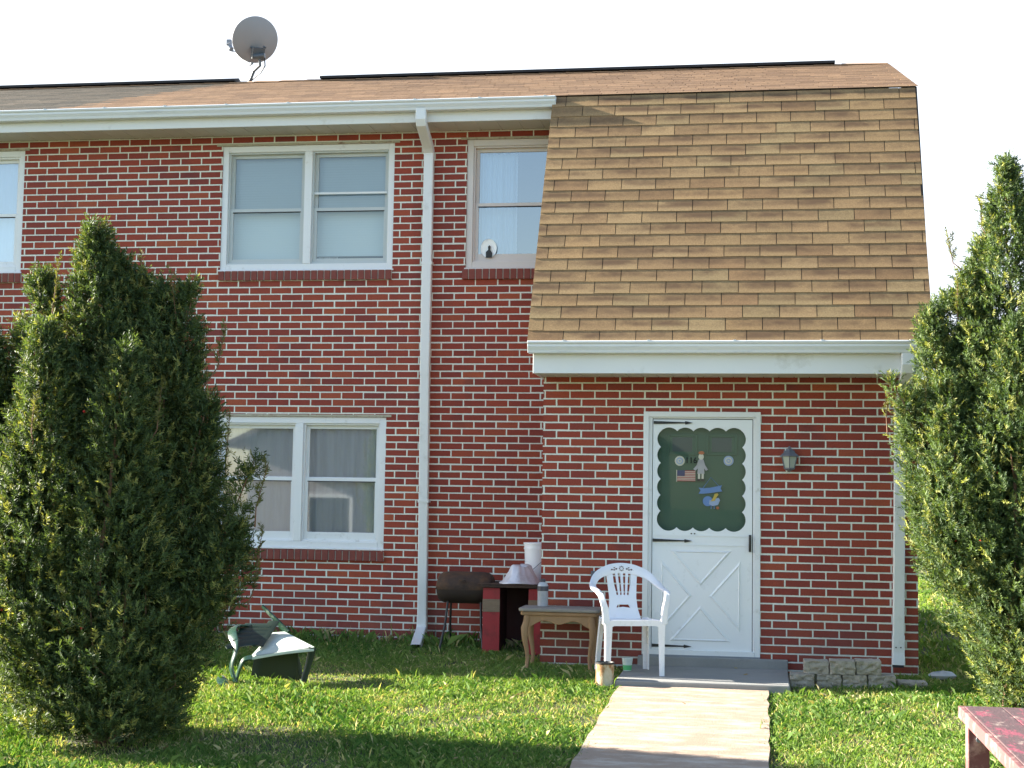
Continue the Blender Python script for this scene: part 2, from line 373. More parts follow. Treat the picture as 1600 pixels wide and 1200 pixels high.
def thing(name, label, cat, loc=(0, 0, 0), rz=0, group=None):
    o = bpy.data.objects.new(name, None); C.objects.link(o); o.location = loc; o.rotation_euler = (0, 0, rz)
    o.empty_display_size = .2
    return tag(o, label, cat, group)
def tag(o, label, cat, group=None):
    o['label'] = label; o['category'] = cat
    if group: o['group'] = group
    return o
def struct(o, kind='structure'):
    o['kind'] = kind; return o
def np_mesh(name, V, loops, fsize, mat, tint=None, parent=None):
    """fast mesh: V (n,3), loops flat index array, all faces with fsize corners; tint (n,3) per vertex"""
    me = bpy.data.meshes.new(name); nf = len(loops)//fsize
    me.vertices.add(len(V)); me.vertices.foreach_set('co', np.ascontiguousarray(V, dtype=np.float32).ravel())
    me.loops.add(len(loops)); me.loops.foreach_set('vertex_index', np.ascontiguousarray(loops, dtype=np.int32))
    me.polygons.add(nf); me.polygons.foreach_set('loop_start', np.arange(nf, dtype=np.int32)*fsize)
    me.polygons.foreach_set('loop_total', np.full(nf, fsize, dtype=np.int32))
    me.update(calc_edges=True)
    if tint is not None:
        at = me.color_attributes.new('tint', 'FLOAT_COLOR', 'POINT')
        at.data.foreach_set('color', (tint if tint.shape[1] == 4 else np.c_[tint, np.ones(len(V))]).astype(np.float32).ravel())
    me.shade_flat()
    me.materials.append(mat)
    o = bpy.data.objects.new(name, me); C.objects.link(o)
    if parent: o.parent = parent
    return o

def g(y): return .07+.038*min(y, 0.0)          # the lawn falls gently towards the camera

# ------------------------------------------------------------------ ground, path, step
m = MB(); ys = [-600, -60, -16]+[-14+.5*i for i in range(29)]+[4, 40, 900]; xs = [-700, -40, -8]+[-7+.5*i for i in range(29)]+[9, 40, 700]
vs = []
for y in ys:
    for x in xs:
        h = g(max(y, -16)) - .015
        if -8 < x < 8 and -14 < y < 0: h += random.uniform(-.008, .008)
        vs.append((x, y, h))
nx = len(xs); m.add(vs, [(j*nx+i, j*nx+i+1, (j+1)*nx+i+1, (j+1)*nx+i) for j in range(len(ys)-1) for i in range(nx-1)], True)
struct(m.build('ground', MT['soil']))
m = MB(); rows = 60; vs = []
for i in range(rows+1):
    y = -2.43-.2*i; e0 = .772+.004*math.sin(i*1.7)+random.uniform(-.006, .006); e1 = 1.888+.004*math.sin(i*2.3)+random.uniform(-.008, .008)
    z = g(y)+.018
    vs += [(e0, y, z-.1), (e0, y, z), (1.33, y, z+.003), (e1, y, z), (e1, y, z-.1)]
m.add(vs, [(i*5+k, i*5+k+1, i*5+5+k+1, i*5+5+k) for i in range(rows) for k in range(4)])
m.add(vs[:5], [(0, 1, 2, 3, 4)])
struct(m.build('path', MT['path']))
m = MB()
m.box(.745, 2.055, -2.42, -1.225, -.15, .036); struct(m.build('landing', MT['step'], bevel=.012))

# ------------------------------------------------------------------ house
house = thing('brick_house', 'two storey red brick row house with brown shingled roof, mansard front and white trim', 'house')
def wall(name, x0, x1, z0, z1, yf, yb, holes, mat, rev):
    m = MB(); X = sorted({x0, x1, *[h[i] for h in holes for i in (0, 1)]}); Z = sorted({z0, z1, *[h[i] for h in holes for i in (2, 3)]})
    for i in range(len(X)-1):
        for j in range(len(Z)-1):
            cx, cz = (X[i]+X[i+1])/2, (Z[j]+Z[j+1])/2
            if any(h[0] < cx < h[1] and h[2] < cz < h[3] for h in holes): continue
            m.add([(X[i], yf, Z[j]), (X[i+1], yf, Z[j]), (X[i+1], yf, Z[j+1]), (X[i], yf, Z[j+1])], [(0, 1, 2, 3)])
    me_front = m.build(name, mat, house)
    for a, b, c, d in holes:
        r = MB(); r.add([(a, yf, c), (b, yf, c), (b, yf, d), (a, yf, d), (a, yb, c), (b, yb, c), (b, yb, d), (a, yb, d)], [(0, 1, 5, 4), (1, 2, 6, 5), (2, 3, 7, 6), (3, 0, 4, 7)]); r.build('reveal', rev, me_front)
    return me_front
WV1 = (-7.17, -5.445, 3.575, 4.80); W2 = (-3.375, -1.648, 3.572, 4.795); W3 = (-.938, -.06, 3.572, 4.808); W4 = (-3.40, -1.676, .905, 2.152)
DR = (.857, 1.832, .1, 2.147)
wall('wall', -17, 3.1, -.3, 4.93, 0, .12, [WV1, W2, W3, W4], MT['brick_main'], MT['brick_side'])
wall('porch_wall', 0, 3.1, -.3, 2.47, -1.221, -1.09, [DR], MT['brick_porch'], MT['brick_side'])
for x in (0, 3.1):
    m = MB(); m.add([(x, -1.221, -.3), (x, 0, -.3), (x, 0, 2.47), (x, -1.221, 2.47)], [(0, 1, 2, 3)]); m.build('porch_side_wall', MT['brick_side'], house)
for x in (3.1, -17):
    m = MB(); m.add([(x, 0, -.3), (x, 6, -.3), (x, 6, 5.0), (x, 2.7, 6.1), (x, 0, 5.0)], [(0, 1, 2, 3, 4)]); m.build('gable_wall', MT['brick_side'], house)
m = MB(); m.add([(-17, 6, -.3), (3.1, 6, -.3), (3.1, 6, 5), (-17, 6, 5)], [(0, 1, 2, 3)]); m.build('rear_wall', MT['brick_main'], house)

# ---- roofs
def shingles(name, A, U, V, width, length, mat, tintf, exposure=.128, tabw=.297, thick=.0065, jz=.0004):
    A, U, V = np.array(A, float), np.array(U, float), np.array(V, float); Nn = np.cross(U, V); Nn /= np.linalg.norm(Nn)
    nrow = int(round(length/exposure)); ex = length/nrow; vs = []; fs = []; tn = []
    for r in range(nrow):
        u = -tabw*((.5 if r % 2 else 0)+.06*(r % 5)) - RNG.uniform(0, .012)
        k = 0
        while u < width:
            a, b = max(u+.0032, 0), min(u+tabw-.0032, width); 
            if b-a > .02:
                v0 = r*ex+RNG.uniform(-.0025, .0025); v1 = min((r+1)*ex+.01, length)
                t0 = thick+RNG.uniform(0, jz); t1 = t0*.35 if True else 0
                base = len(vs)
                for (uu, vv, tt) in ((a, v0, t0), (b, v0+RNG.uniform(-.001, .001), t0+RNG.uniform(-jz, jz)*.4), (b, v1, .0012), (a, v1, .0012), (a, v0, -.001), (b, v0, -.001), (b, v1, -.001), (a, v1, -.001)):
                    vs.append(A+U*uu+V*vv+Nn*tt)
                fs += [(0+base, 1+base, 2+base, 3+base), (4+base, 5+base, 1+base, 0+base), (5+base, 6+base, 2+base, 1+base), (7+base, 4+base, 0+base, 3+base)]
                t = tintf(r, (a+b)/2, (r+.5)*ex); tn += [[*t, q_] for q_ in (0, 0, 1, 1, 0, 0, 1, 1)]
            u += tabw; k += 1
    return np_mesh(name, np.array(vs), np.array(fs, dtype=np.int32).ravel(), 4, mat, np.array(tn), house)
# mansard
MA = (-.065, -1.80, 2.665); MBt = (-.035, -.42, 5.085)
Vm = np.array([0, 1.38, 2.42]); Lm = np.linalg.norm(Vm); Vm = Vm/Lm
pal = [(.365, .232, .118), (.345, .215, .110), (.37, .24, .125), (.325, .20, .104), (.345, .235, .122), (.30, .178, .092), (.375, .232, .115)]
def mtint(r, u, v):
    c = np.array(pal[RNG.choice(len(pal), p=[.25, .2, .15, .12, .15, .06, .07])]); return c*RNG.uniform(.90, 1.08)*np.array([.86, .88, .86])
m = MB(); n0 = np.cross((1, 0, 0), Vm)
def ms(x, s, off): p = np.array([x, -1.80, 2.665])+Vm*s+n0*off; return tuple(p)
m.add([ms(-.06, 0, -.004), ms(3.165, 0, -.004), ms(3.19, Lm, -.004), ms(-.03, Lm, -.004), ms(-.06, 0, -.05), ms(3.165, 0, -.05), ms(3.19, Lm, -.05), ms(-.03, Lm, -.05)],
      [(0, 1, 2, 3), (7, 6, 5, 4), (0, 4, 5, 1), (1, 5, 6, 2), (2, 6, 7, 3), (3, 7, 4, 0)])
md = m.build('mansard_roof', MT['deck'], house)
sh = shingles('mansard_shingles', (-.062, -1.80, 2.665), (1, 0, 0), Vm, 3.235, Lm, MT['shingle'], mtint, jz=.0006)
sh.parent = md
for x in (-.045, 3.15):
    m = MB(); m.add([(x, -1.77, 2.66), (x, 0, 2.47), (x, 0, 5.02), (x, -.42, 5.05)], [(0, 1, 2, 3)]); m.build('mansard_cheek', MT['ridge_cap'], md)
# main roof
RA = np.array([-17, -.43, 5.095]); RV = np.array([0, 3.13, 1.105]); RL = np.linalg.norm(RV); RVn = RV/RL
m = MB()
def ridge(x): return (x, 2.7, 6.196)
m.add([(-17, -.42, 5.088), (3.19, -.42, 5.088), (3.19, 2.7, 6.19), (-17, 2.7, 6.19), (-17, 6.3, 4.92), (3.19, 6.3, 4.92)], [(0, 1, 2, 3), (3, 2, 5, 4)])
m.add([(3.19, -.42, 5.088), (3.19, 2.7, 6.19), (3.19, 6.3, 4.92), (3.19, 6.3, 4.8), (3.19, 2.7, 6.06), (3.19, -.42, 4.96)], [(0, 1, 4, 5), (1, 2, 3, 4)])
roof = m.build('roof', MT['deck'], house)
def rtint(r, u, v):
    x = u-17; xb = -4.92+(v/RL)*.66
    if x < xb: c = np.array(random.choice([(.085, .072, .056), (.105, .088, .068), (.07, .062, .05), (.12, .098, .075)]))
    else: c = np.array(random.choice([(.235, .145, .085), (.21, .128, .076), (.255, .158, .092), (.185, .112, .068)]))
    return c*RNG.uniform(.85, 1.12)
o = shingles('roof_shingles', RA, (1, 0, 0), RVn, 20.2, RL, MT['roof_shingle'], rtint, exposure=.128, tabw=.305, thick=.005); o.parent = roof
m = MB()
for i in range(66):                                                   # ridge cap shingles
    x = -17+i*.303
    m.prism([(-.13, -.046), (0, .0), (.13, -.048), (.13, -.056), (0, -.012), (-.13, -.054)], lambda a, b, d, x=x: (x+d, 2.7+a, 6.214+b+(.006 if d < .1 else 0)), 0, .299 if i < 65 else .49)
m.build('ridge_cap', MT['ridge_cap'], roof)
for x0, x1, dz in ((-13.0, -4.2, .0), (-3.18, 2.62, .0)):
    m = MB(); m.prism([(-.14, -.035), (-.14, -.010), (0, .032), (.14, -.010), (.14, -.035)], lambda a, b, d: (d, 2.7+a, 6.225+b), x0, x1)
    m.build('ridge_vent', MT['vent_black'], roof)
m = MB(); m.tube([(-7.12, 2.9, 6.0), (-7.12, 2.9, 6.24), (-7.17, 2.88, 6.275)], .022, 8); m.build('vent_pipe', MT['vent_black'], roof)

# ---- eaves: soffit, fascia, gutter, downspouts
KG = [(0, 0), (0, .098), (-.118, .098), (-.124, .090), (-.121, .082), (-.118, .076), (-.108, .070), (-.108, .052), (-.092, .024), (-.085, .0)]
def gutter(name, x0, x1, y, z):
    m = MB(); m.prism(KG, lambda a, b, d: (d, y+a, z+b), x0, x1)
    gt = m.build(name, MT['gutter'], house, bevel=.003)
    n = int((x1-x0)/.6)
    for i in range(n): x = x0+.3+i*(x1-x0-.4)/max(1, n-1); k = MB(); k.box(x-.012, x+.012, y-.121, y-.001, z+.0982, z+.1025); k.build('gutter_strap', MT['white_metal'], gt)
    return gt
gutter('gutter', -16.9, -.03, -.382, 4.985); gutter('porch_gutter', -.055, 3.10, -1.712, 2.588)
m = MB(); m.box(-17, -.045, -.382, -.36, 4.892, 5.075); m.build('fascia', MT['white_metal'], house, bevel=.003)
m = MB(); m.box(-.022, 3.13, -1.712, -1.69, 2.428, 2.655); m.build('porch_fascia', MT['white_metal'], house, bevel=.003)
def soffit(name, x0, x1, y0, y1, z, pitch=.205):
    m = MB(); x = x0
    while x < x1:
        a, b = x, min(x+pitch, x1)
        m.box(a+.003, b-.003, y0, y1, z, z+.008); m.box(b-.004, b+.004, y0, y1, z+.006, z+.012)
        x += pitch
    m.build(name, MT['soffit'], house, bevel=.002)
soffit('soffit', -17, -.045, -.36, -.002, 4.898); soffit('porch_soffit', -.02, 3.12, -1.69, -1.223, 2.437, .125)
for x in (-.02, 3.1): m = MB(); m.box(x, x+.02, -1.69, -1.0, 2.43, 2.66); m.build('soffit_end', MT['white_metal'], house)
def rect_pipe(m, pts, w_, d_, axis=None):
    """rectangular downspout along pts"""
    P = [Vector(p) for p in pts]; vs = []; n = len(P)
    for i, p in enumerate(P):
        t = (P[min(i+1, n-1)]-P[max(i-1, 0)]).normalized()
        sx = Vector((1, 0, 0)) if abs(t.x) < .85 else Vector((0, 0, 1)); sx = (sx-t*sx.dot(t)).normalized(); sy = t.cross(sx).normalized()
        c = .18
        for a, b in ((-1, -1+c), (-1+c, -1), (-.35, -1), (-.25, -.86), (.25, -.86), (.35, -1), (1-c, -1), (1, -1+c), (1, 1-c), (1-c, 1), (-1+c, 1), (-1, 1-c)):
            vs.append(p+sx*(a*w_/2)+sy*(b*d_/2))
    k = 12; fs = [(i*k+q, i*k+(q+1) % k, (i+1)*k+(q+1) % k, (i+1)*k+q) for i in range(n-1) for q in range(k)]
    m.add(vs, fs)
    return m
ds = MB()
rect_pipe(ds, [(-1.292, -.452, 5.0), (-1.292, -.452, 4.90), (-1.292, -.44, 4.868), (-1.296, -.12, 4.73), (-1.297, -.066, 4.69), (-1.297, -.06, 4.66)], .096, .07)
rect_pipe(ds, [(-1.297, -.058, 4.70), (-1.295, -.058, 2.55)], .092, .066)
rect_pipe(ds, [(-1.295, -.055, 2.60), (-1.275, -.055, .20), (-1.275, -.058, .17)], .088, .062)
rect_pipe(ds, [(-1.275, -.058, .30), (-1.275, -.06, .215), (-1.274, -.085, .17), (-1.245, -.38, .085), (-1.20, -.66, .055)], .094, .068)
d0 = ds.build('downspout', MT['white_metal'], house, bevel=.002)
for z, dx in ((3.6, 0), (1.35, .012)): m = MB(); m.box(-1.346+dx, -1.244+dx, -.0935, -.001, z, z+.025); m.build('pipe_strap', MT['white_metal'], d0)
ds = MB()
rect_pipe(ds, [(2.975, -1.76, 2.60), (2.975, -1.76, 2.50), (2.974, -1.745, 2.46), (2.962, -1.33, 2.20), (2.957, -1.285, 2.16), (2.957, -1.28, 2.12)], .098, .07)
rect_pipe(ds, [(2.957, -1.28, 2.18), (2.937, -1.28, .30)], .09, .066); rect_pipe(ds, [(2.937, -1.28, .34), (2.935, -1.282, .20), (2.933, -1.30, .10)], .098, .072)
d1 = ds.build('downspout', MT['white_metal'], house, bevel=.002)
m = MB(); m.box(2.89, 2.976, -1.332, -1.27, .085, .103); m.build('spout_mouth', MT['dark_gap'], d1)
for x in (2.915, 2.953): m = MB(); m.tube([(x, -1.316, .245), (x, -1.322, .245)], .006, 8); m.build('screw', MT['black_iron'], d1)

# ---- windows
def rowlock(x0, x1, z0, z1, parent):
    m = MB(); n = int(round((x1-x0)/.0676)); wv = (x1-x0)/n
    k = MB(); k.box(x0+.004, x1-.004, -.022, .1, z0+.004, z1-.006)
    for i in range(n):
        j = random.uniform(-.003, .003)
        m.box(x0+i*wv+.005, x0+(i+1)*wv-.005, -.032+j, .1, z0+random.uniform(0, .003), z1-.002+j*.5)
    s_ = m.build('sill', MT['rowlock'], parent, bevel=.003); k.build('mortar', MT['mortar'], s_)
def ring(m, x0, x1, z0, z1, w_, y0, y1, wt=None, wb=None):
    wt = wt or w_; wb = wb or w_
    m.box(x0, x0+w_, y0, y1, z0, z1); m.box(x1-w_, x1, y0, y1, z0, z1)
    m.box(x0+w_, x1-w_, y0, y1, z1-wt, z1); m.box(x0+w_, x1-w_, y0, y1, z0, z0+wb)
def sash(par, x0, x1, z0, z1, zm, glass, mat, wb=.05, tilt=0, storm=None):
    """double hung: upper sash behind, lower sash in front"""
    m = MB(); ring(m, x0, x1, zm-.012, z1, .035, .075, .10, .04, .035); m.build('upper_sash', mat, par, bevel=.002)
    m = MB(); ring(m, x0, x1, z0, zm+.018, .035, .050, .0745, .032, wb); m.build('lower_sash', mat, par, bevel=.002)
    m = MB(); m.box(x0+.03, x1-.03, .049, .056, zm-.022, zm-.014); m.build('meeting_shadow_line', MT['dark_gap'], par)
    for a, b, y in ((zm+.02, z1-.038, .088), (z0+wb-.004, zm-.012, .062)):
        m = MB(); m.add([(x0+.032, y, a), (x1-.032, y, a), (x1-.032, y+tilt, b), (x0+.032, y+tilt, b)], [(0, 1, 2, 3)])
        m.build('pane', glass, par)
    if storm:
        m = MB(); m.box(x0+.002, x1-.002, .040, .0485, storm, storm+.022); m.build('storm_rail', MT['white_metal'], par, bevel=.002)
def window(h, mull, mat, glass, zm, label, fw=.058, wb=.05, sashmat=None, wt=None, storm=None):
    m = MB(); ring(m, h[0], h[1], h[2], h[3], fw, .012, .11, wt)
    if mull: m.box(mull-.037, mull+.037, .008, .11, h[2]+fw, h[3]-(wt or fw))
    m.box(h[0]-.01, h[1]+.01, -.012, .012, h[2]-.014, h[2]+.004)
    w_ = m.build('window', mat, house, bevel=.004, label=label)
    m = MB()                                                            # slim inner stop, a step inside the casing
    bays = [(h[0]+fw, mull-.037), (mull+.037, h[1]-fw)] if mull else [(h[0]+fw, h[1]-fw)]
    for i, (a, b) in enumerate(bays):
        ring(m, a, b, h[2]+fw, h[3]-(wt or fw), .016, .03, .118)
    m.build('window_stop', sashmat or mat, w_, bevel=.002)
    for i, (a, b) in enumerate(bays):
        sash(w_, a+.012, b-.012, h[2]+fw+.004, h[3]-(wt or fw)-.01, zm, glass, sashmat or mat, wb, storm=(storm if i == 1 or not mull else None))
    m = MB(); m.add([(h[0], .13, h[2]), (h[1], .13, h[2]), (h[1], 1.3, h[2]), (h[0], 1.3, h[2]), (h[0], .13, h[3]), (h[1], .13, h[3]), (h[1], 1.3, h[3]), (h[0], 1.3, h[3])],
                    [(0, 1, 2, 3), (4, 5, 6, 7), (2, 3, 7, 6), (0, 3, 7, 4), (1, 2, 6, 5)])
    m.build('room_lining', MT['room'], w_)
    m = MB(); m.box(h[0]-.06, h[1]+.05, -.008, .008, h[3]+.001, h[3]+.022); m.build('lintel', MT['lintel'], w_)
    return w_
def cloth(x0, x1, z0, z1, y, amp, n, name, mat, par, seed=0, gather=0):
    rnd = random.Random(seed); K = 60; Jn = 8; vs = []
    ph = [rnd.uniform(0, 6.28) for _ in range(3)]
    for j in range(Jn+1):
        t = j/Jn
        for i in range(K+1):
            s_ = i/K; x = x0+(x1-x0)*s_+gather*(1-abs(2*t-1))*(.5-s_)
            yy = y+amp*(math.sin(s_*n*6.28+ph[0])+.5*math.sin(s_*n*2.7*6.28+ph[1]))*(.6+.4*t)
            vs.append((x, yy, z0+(z1-z0)*t))
    m = MB(); m.add(vs, [(j*(K+1)+i, j*(K+1)+i+1, (j+1)*(K+1)+i+1, (j+1)*(K+1)+i) for j in range(Jn) for i in range(K)], True)
    return m.build(name, mat, par)
def blind(x0, x1, z0, z1, y, par):
    m = MB(); m.add([(x0, y, z0), (x1, y, z0), (x1, y, z1), (x0, y, z1)], [(0, 1, 2, 3)])
    b = m.build('blind', MT['blind'], par)
    m = MB(); m.box(x0, x1, y-.014, y+.014, z0-.014, z0+.012); m.build('bottom_rail', MT['blind'], b)
w1 = window(WV1, -6.31, MT['frame_white'], MT['glass_sky'], 4.155, 'upper window at the left edge with white curtains', .06)
cloth(-7.1, -5.5, 3.6, 4.78, .17, .012, 7, 'curtain', MT['curtain'], w1, 3)
rowlock(WV1[0]-.02, WV1[1]+.02, 3.468, 3.562, w1)
w2 = window(W2, -2.505, MT['frame_white'], MT['glass'], 4.165, 'upper twin window with lowered pale blinds', .06, sashmat=MT['sash_grey'], storm=4.312)
blind(-3.30, -2.55, 3.64, 4.74, .15, w2); blind(-2.45, -1.72, 3.735, 4.74, .15, w2)
cloth(-2.44, -2.25, 3.6, 3.78, .22, .01, 2, 'curtain', MT['curtain'], w2, 5)
rowlock(W2[0]-.005, W2[1]+.0, 3.468, 3.562, w2)
w3 = window(W3, None, MT['frame_tan'], MT['glass_sky'], 4.185, 'upper narrow window with white curtain beside the mansard', .062, wb=.075, wt=.06)
cloth(-.85, -.48, 3.6, 4.71, .2, .014, 4, 'curtain', MT['curtain'], w3, 8, .0)
m = MB(); m.lathe([(.001, .0), (.06, .001), (.075, .004), (.078, .008)], mat=Matrix.Translation((-.722, .044, 3.765)) @ Matrix.Scale(1.15, 4, (0, 0, 1)) @ Matrix.Rotation(R(90), 4, 'X'))
wm = m.build('suncatcher', plain('suncatcher_pale', (.92, .95, .95), .3, .05, 8, 0), w3)
m = MB(); m.prism([(-.03, -.085), (.028, -.085), (.032, -.04), (.012, -.01), (.016, .02), (.004, .035), (-.01, .022), (-.008, -.01), (-.03, -.03)], lambda a, b, d: (-.718+a, d, 3.76+b), .030, .034)
m.build('figure', MT['black_iron'], wm)
rowlock(W3[0]-.03, W3[1]+.02, 3.462, 3.562, w3)
w4 = window(W4, -2.527, MT['frame_white'], MT['glass_low'], 1.555, 'lower twin window with grey sheer curtains', .062, wb=.085, sashmat=MT['frame_white'])
cloth(-3.33, -2.55, .95, 2.11, .145, .010, 6, 'sheer_curtain', MT['sheer'], w4, 13); cloth(-2.46, -1.74, .95, 2.11, .15, .016, 4, 'sheer_curtain', MT['sheer'], w4, 14)
rowlock(W4[0]-.01, W4[1]+.01, .79, .888, w4)

# ---- front door
m = MB(); ring(m, DR[0], DR[1], .12, DR[3], .045, -1.235, -1.10)
m.box(DR[0]+.045, DR[0]+.075, -1.215, -1.12, .12, DR[3]-.045); m.box(DR[1]-.062, DR[1]-.045, -1.215, -1.12, .12, DR[3]-.045); m.box(DR[0]+.075, DR[1]-.062, -1.215, -1.12, DR[3]-.058, DR[3]-.045)
door_frame = m.build('door_frame', MT['frame_white'], house, bevel=.003)
m = MB(); m.box(DR[0]-.03, DR[1]+.225, -1.29, -1.222, -.05, .112); m.build('doorstep', MT['step'], house, bevel=.008)
m = MB(); m.box(DR[0], DR[1], -1.24, -1.05, .105, .124); m.build('threshold', MT['galv'], house)
D0, D1, DZ0, DZ1 = .937, 1.764, .130, 2.082
px0, px1, pz0, pz1 = 1.002, 1.680, 1.178, 1.985
def scallop(x0, x1, z0, z1, nx_, nz_, r_):
    out = []
    def run(p, q, n, nrm):
        for i in range(n):
            a = (p[0]+(q[0]-p[0])*i/n, p[1]+(q[1]-p[1])*i/n); b = (p[0]+(q[0]-p[0])*(i+1)/n, p[1]+(q[1]-p[1])*(i+1)/n)
            for k in range(9):
                t = k/9; bul = math.sin(math.pi*t)**.75*r_
                out.append((a[0]+(b[0]-a[0])*t+nrm[0]*bul, a[1]+(b[1]-a[1])*t+nrm[1]*bul))
    run((x0, z0), (x1, z0), nx_, (0, -1)); run((x1, z0), (x1, z1), nz_, (1, 0)); run((x1, z1), (x0, z1), nx_, (0, 1)); run((x0, z1), (x0, z0), nz_, (-1, 0))
    return out
def holed_plate(outer, inner, y0, y1):
    bm = bmesh.new(); loops = []
    for y in (y0, y1):
        es = []
        for poly in (outer, inner):
            vv = [bm.verts.new((x, y, z)) for x, z in poly]; es.append(vv)
            for i in range(len(vv)): bm.edges.new((vv[i], vv[(i+1) % len(vv)]))
        loops.append(es)
        ed = [bm.edges.get((v[i], v[(i+1) % len(v)])) for v in es for i in range(len(v))]
        bmesh.ops.triangle_fill(bm, edges=ed, use_beauty=True)
    for k in (0, 1):
        A, B = loops[0][k], loops[1][k]
        for i in range(len(A)): j = (i+1) % len(A); bm.faces.new((A[i], A[j], B[j], B[i]))
    bmesh.ops.recalc_face_normals(bm, faces=bm.faces[:]); me = bpy.data.meshes.new('door'); bm.to_mesh(me); bm.free(); return me
sc = scallop(px0, px1, pz0, pz1, 5, 6, .030)
me = holed_plate([(D0, DZ0), (D1, DZ0), (D1, DZ1), (D0, DZ1)], sc, -1.212, -1.18)
me.materials.append(MT['door_white']); door = bpy.data.objects.new('door', me); C.objects.link(door); door.parent = house
door['label'] = 'white crossbuck storm door with scalloped window'
# raised crossbuck frame: four triangular sunk fields read as a raised X
cx0, cx1, cz0, cz1 = 1.012, 1.668, .238, .988
m = MB(); t_ = .055
def fld(tri):
    # bevelled moulding along the edge of each triangular field
    c = (sum(p[0] for p in tri)/3, sum(p[1] for p in tri)/3)
    inn = [(p[0]+(c[0]-p[0])*.115, p[1]+(c[1]-p[1])*.115) for p in tri]; inn2 = [(p[0]+(c[0]-p[0])*.2, p[1]+(c[1]-p[1])*.2) for p in tri]
    vs = [(x, -1.2125, z) for x, z in tri]+[(x, -1.2215, z) for x, z in inn]+[(x, -1.215, z) for x, z in inn2]
    fs = [(i, (i+1) % 3, 3+(i+1) % 3, 3+i) for i in range(3)]+[(3+i, 3+(i+1) % 3, 6+(i+1) % 3, 6+i) for i in range(3)]+[(6, 7, 8)]
    m.add(vs, fs)
mx, mz = (cx0+cx1)/2, (cz0+cz1)/2
fld([(cx0+.07, cz1), (cx1-.07, cz1), (mx, mz+.08)]); fld([(cx0+.07, cz0), (mx, mz-.08), (cx1-.07, cz0)])
fld([(cx0, cz0+.08), (cx0, cz1-.08), (mx-.07, mz)]); fld([(cx1, cz0+.08), (mx+.07, mz), (cx1, cz1-.08)])
m.build('crossbuck_panel', MT['door_white'], door)
for z in (1.030, 1.108): m = MB(); m.box(D0+.002, D1-.002, -1.217, -1.2125, z, z+.006); m.build('rail_moulding', MT['door_white'], door)
m = MB(); m.box(D1, D1+.008, -1.20, -1.17, DZ0, DZ1); m.box(D0, D1, -1.20, -1.17, DZ1, DZ1+.008); m.build('door_gap', MT['dark_gap'], door)
for z in (2.055, 1.068, .196):
    m = MB(); x = D0+.004
    m.prism([(0, -.013), (.03, -.012), (.262, -.006), (.266, -.016), (.33, -.001), (.266, .013), (.262, .004), (.03, .012), (0, .013)], lambda a, b, d: (x+a, d, z+b), -1.226, -1.219)
    m.build('strap_hinge', MT['black_iron'], door, bevel=.0015)
for x, z in ((1.262, 1.128), (1.29, 1.128)): m = MB(); m.tube([(x, -1.213, z), (x, -1.218, z)], .006, 8); m.build('screw', MT['rust'], door)
m = MB(); m.box(1.737, 1.757, -1.222, -1.212, .985, 1.125); m.tube([(1.747, -1.222, 1.11), (1.747, -1.262, 1.10), (1.746, -1.265, 1.04), (1.746, -1.255, 1.0), (1.747, -1.222, .995)], .009, 8); m.build('handle', MT['black_iron'], door)
m = MB(); m.add([(px0-.035, -1.194, pz0-.035), (px1+.035, -1.194, pz0-.035), (px1+.035, -1.194, pz1+.035), (px0-.035, -1.194, pz1+.035)], [(0, 1, 2, 3)]); m.build('glass_pane', MT['glass_door'], door)
# the green door behind the storm door
YI = -1.135
m = MB(); m.box(.91, 1.79, YI, YI+.04, .13, 2.09)
gd = m.build('inner_door', MT['green_door'], house, label='dark green front door seen through the storm door glass')
for a, b in ((1.095, 1.262), (1.425, 1.592)):
    m = MB(); ring(m, a-.045, b+.045, 1.785, 1.96, .02, YI-.010, YI+.001); m.build('light_moulding', MT['green_door'], gd, bevel=.003)
    m = MB(); m.box(a, b, YI-.003, YI+.001, 1.815, 1.935); m.build('door_light', MT['green_dark'], gd)
def disc(m, x, z, r_, y0, y1, mi=0, seg=24, sx=1, sz=1):
    m.prism([(x+r_*sx*math.cos(6.2832*i/seg), z+r_*sz*math.sin(6.2832*i/seg)) for i in range(seg)], lambda a, b, d: (a, d, b), y0, y1, mi)
YD = YI-.012
for x, z, a_, b_ in ((1.158, 1.736, 'cream', 'pale_blue'), (1.566, 1.741, 'pale_blue', 'cream')):
    m = MB(); disc(m, x, z, .042, YD, YI); disc(m, x, z, .029, YD-.003, YD-.0005, 1); disc(m, x, z, .019, YD-.006, YD-.0035, 0); disc(m, x, z, .008, YD-.009, YD-.0065, 1)
    m.build('medallion', [MT[a_], MT[b_]], gd)
m = MB(); m.box(1.137, 1.29, YD, YD+.004, 1.566, 1.655)
for i in range(7): m.box(1.137 if i < 3 else 1.137, 1.29, YD-.003, YD-.0005, 1.566+i*.01371+.0002, 1.566+i*.01371+.0068, 1)
m.box(1.137, 1.202, YD-.006, YD-.0035, 1.609, 1.656, 2)
m.box(1.130, 1.136, YD-.006, YI, 1.56, 1.66, 0)
m.build('flag', [MT['cream'], MT['flag_red'], MT['navy']], gd)
cu = bpy.data.curves.new('num', 'FONT'); cu.body = '116'; cu.size = .068; cu.offset = .0012; cu.extrude = .002; cu.align_x = 'CENTER'; cu.align_y = 'CENTER'
to = bpy.data.objects.new('tmp', cu); C.objects.link(to); bpy.context.view_layer.update()
me = bpy.data.meshes.new_from_object(to.evaluated_get(bpy.context.evaluated_depsgraph_get())); C.objects.unlink(to)
no = bpy.data.objects.new('house_number', me); C.objects.link(no); me.materials.clear(); me.materials.append(plain('number_black', (.004, .004, .004), .95, .1, 10, 0)); no.parent = gd
no.location = (1.256, -1.1985, 1.738); no.rotation_euler = (R(90), 0, 0)
m = MB()                                                                 # little cloth doll
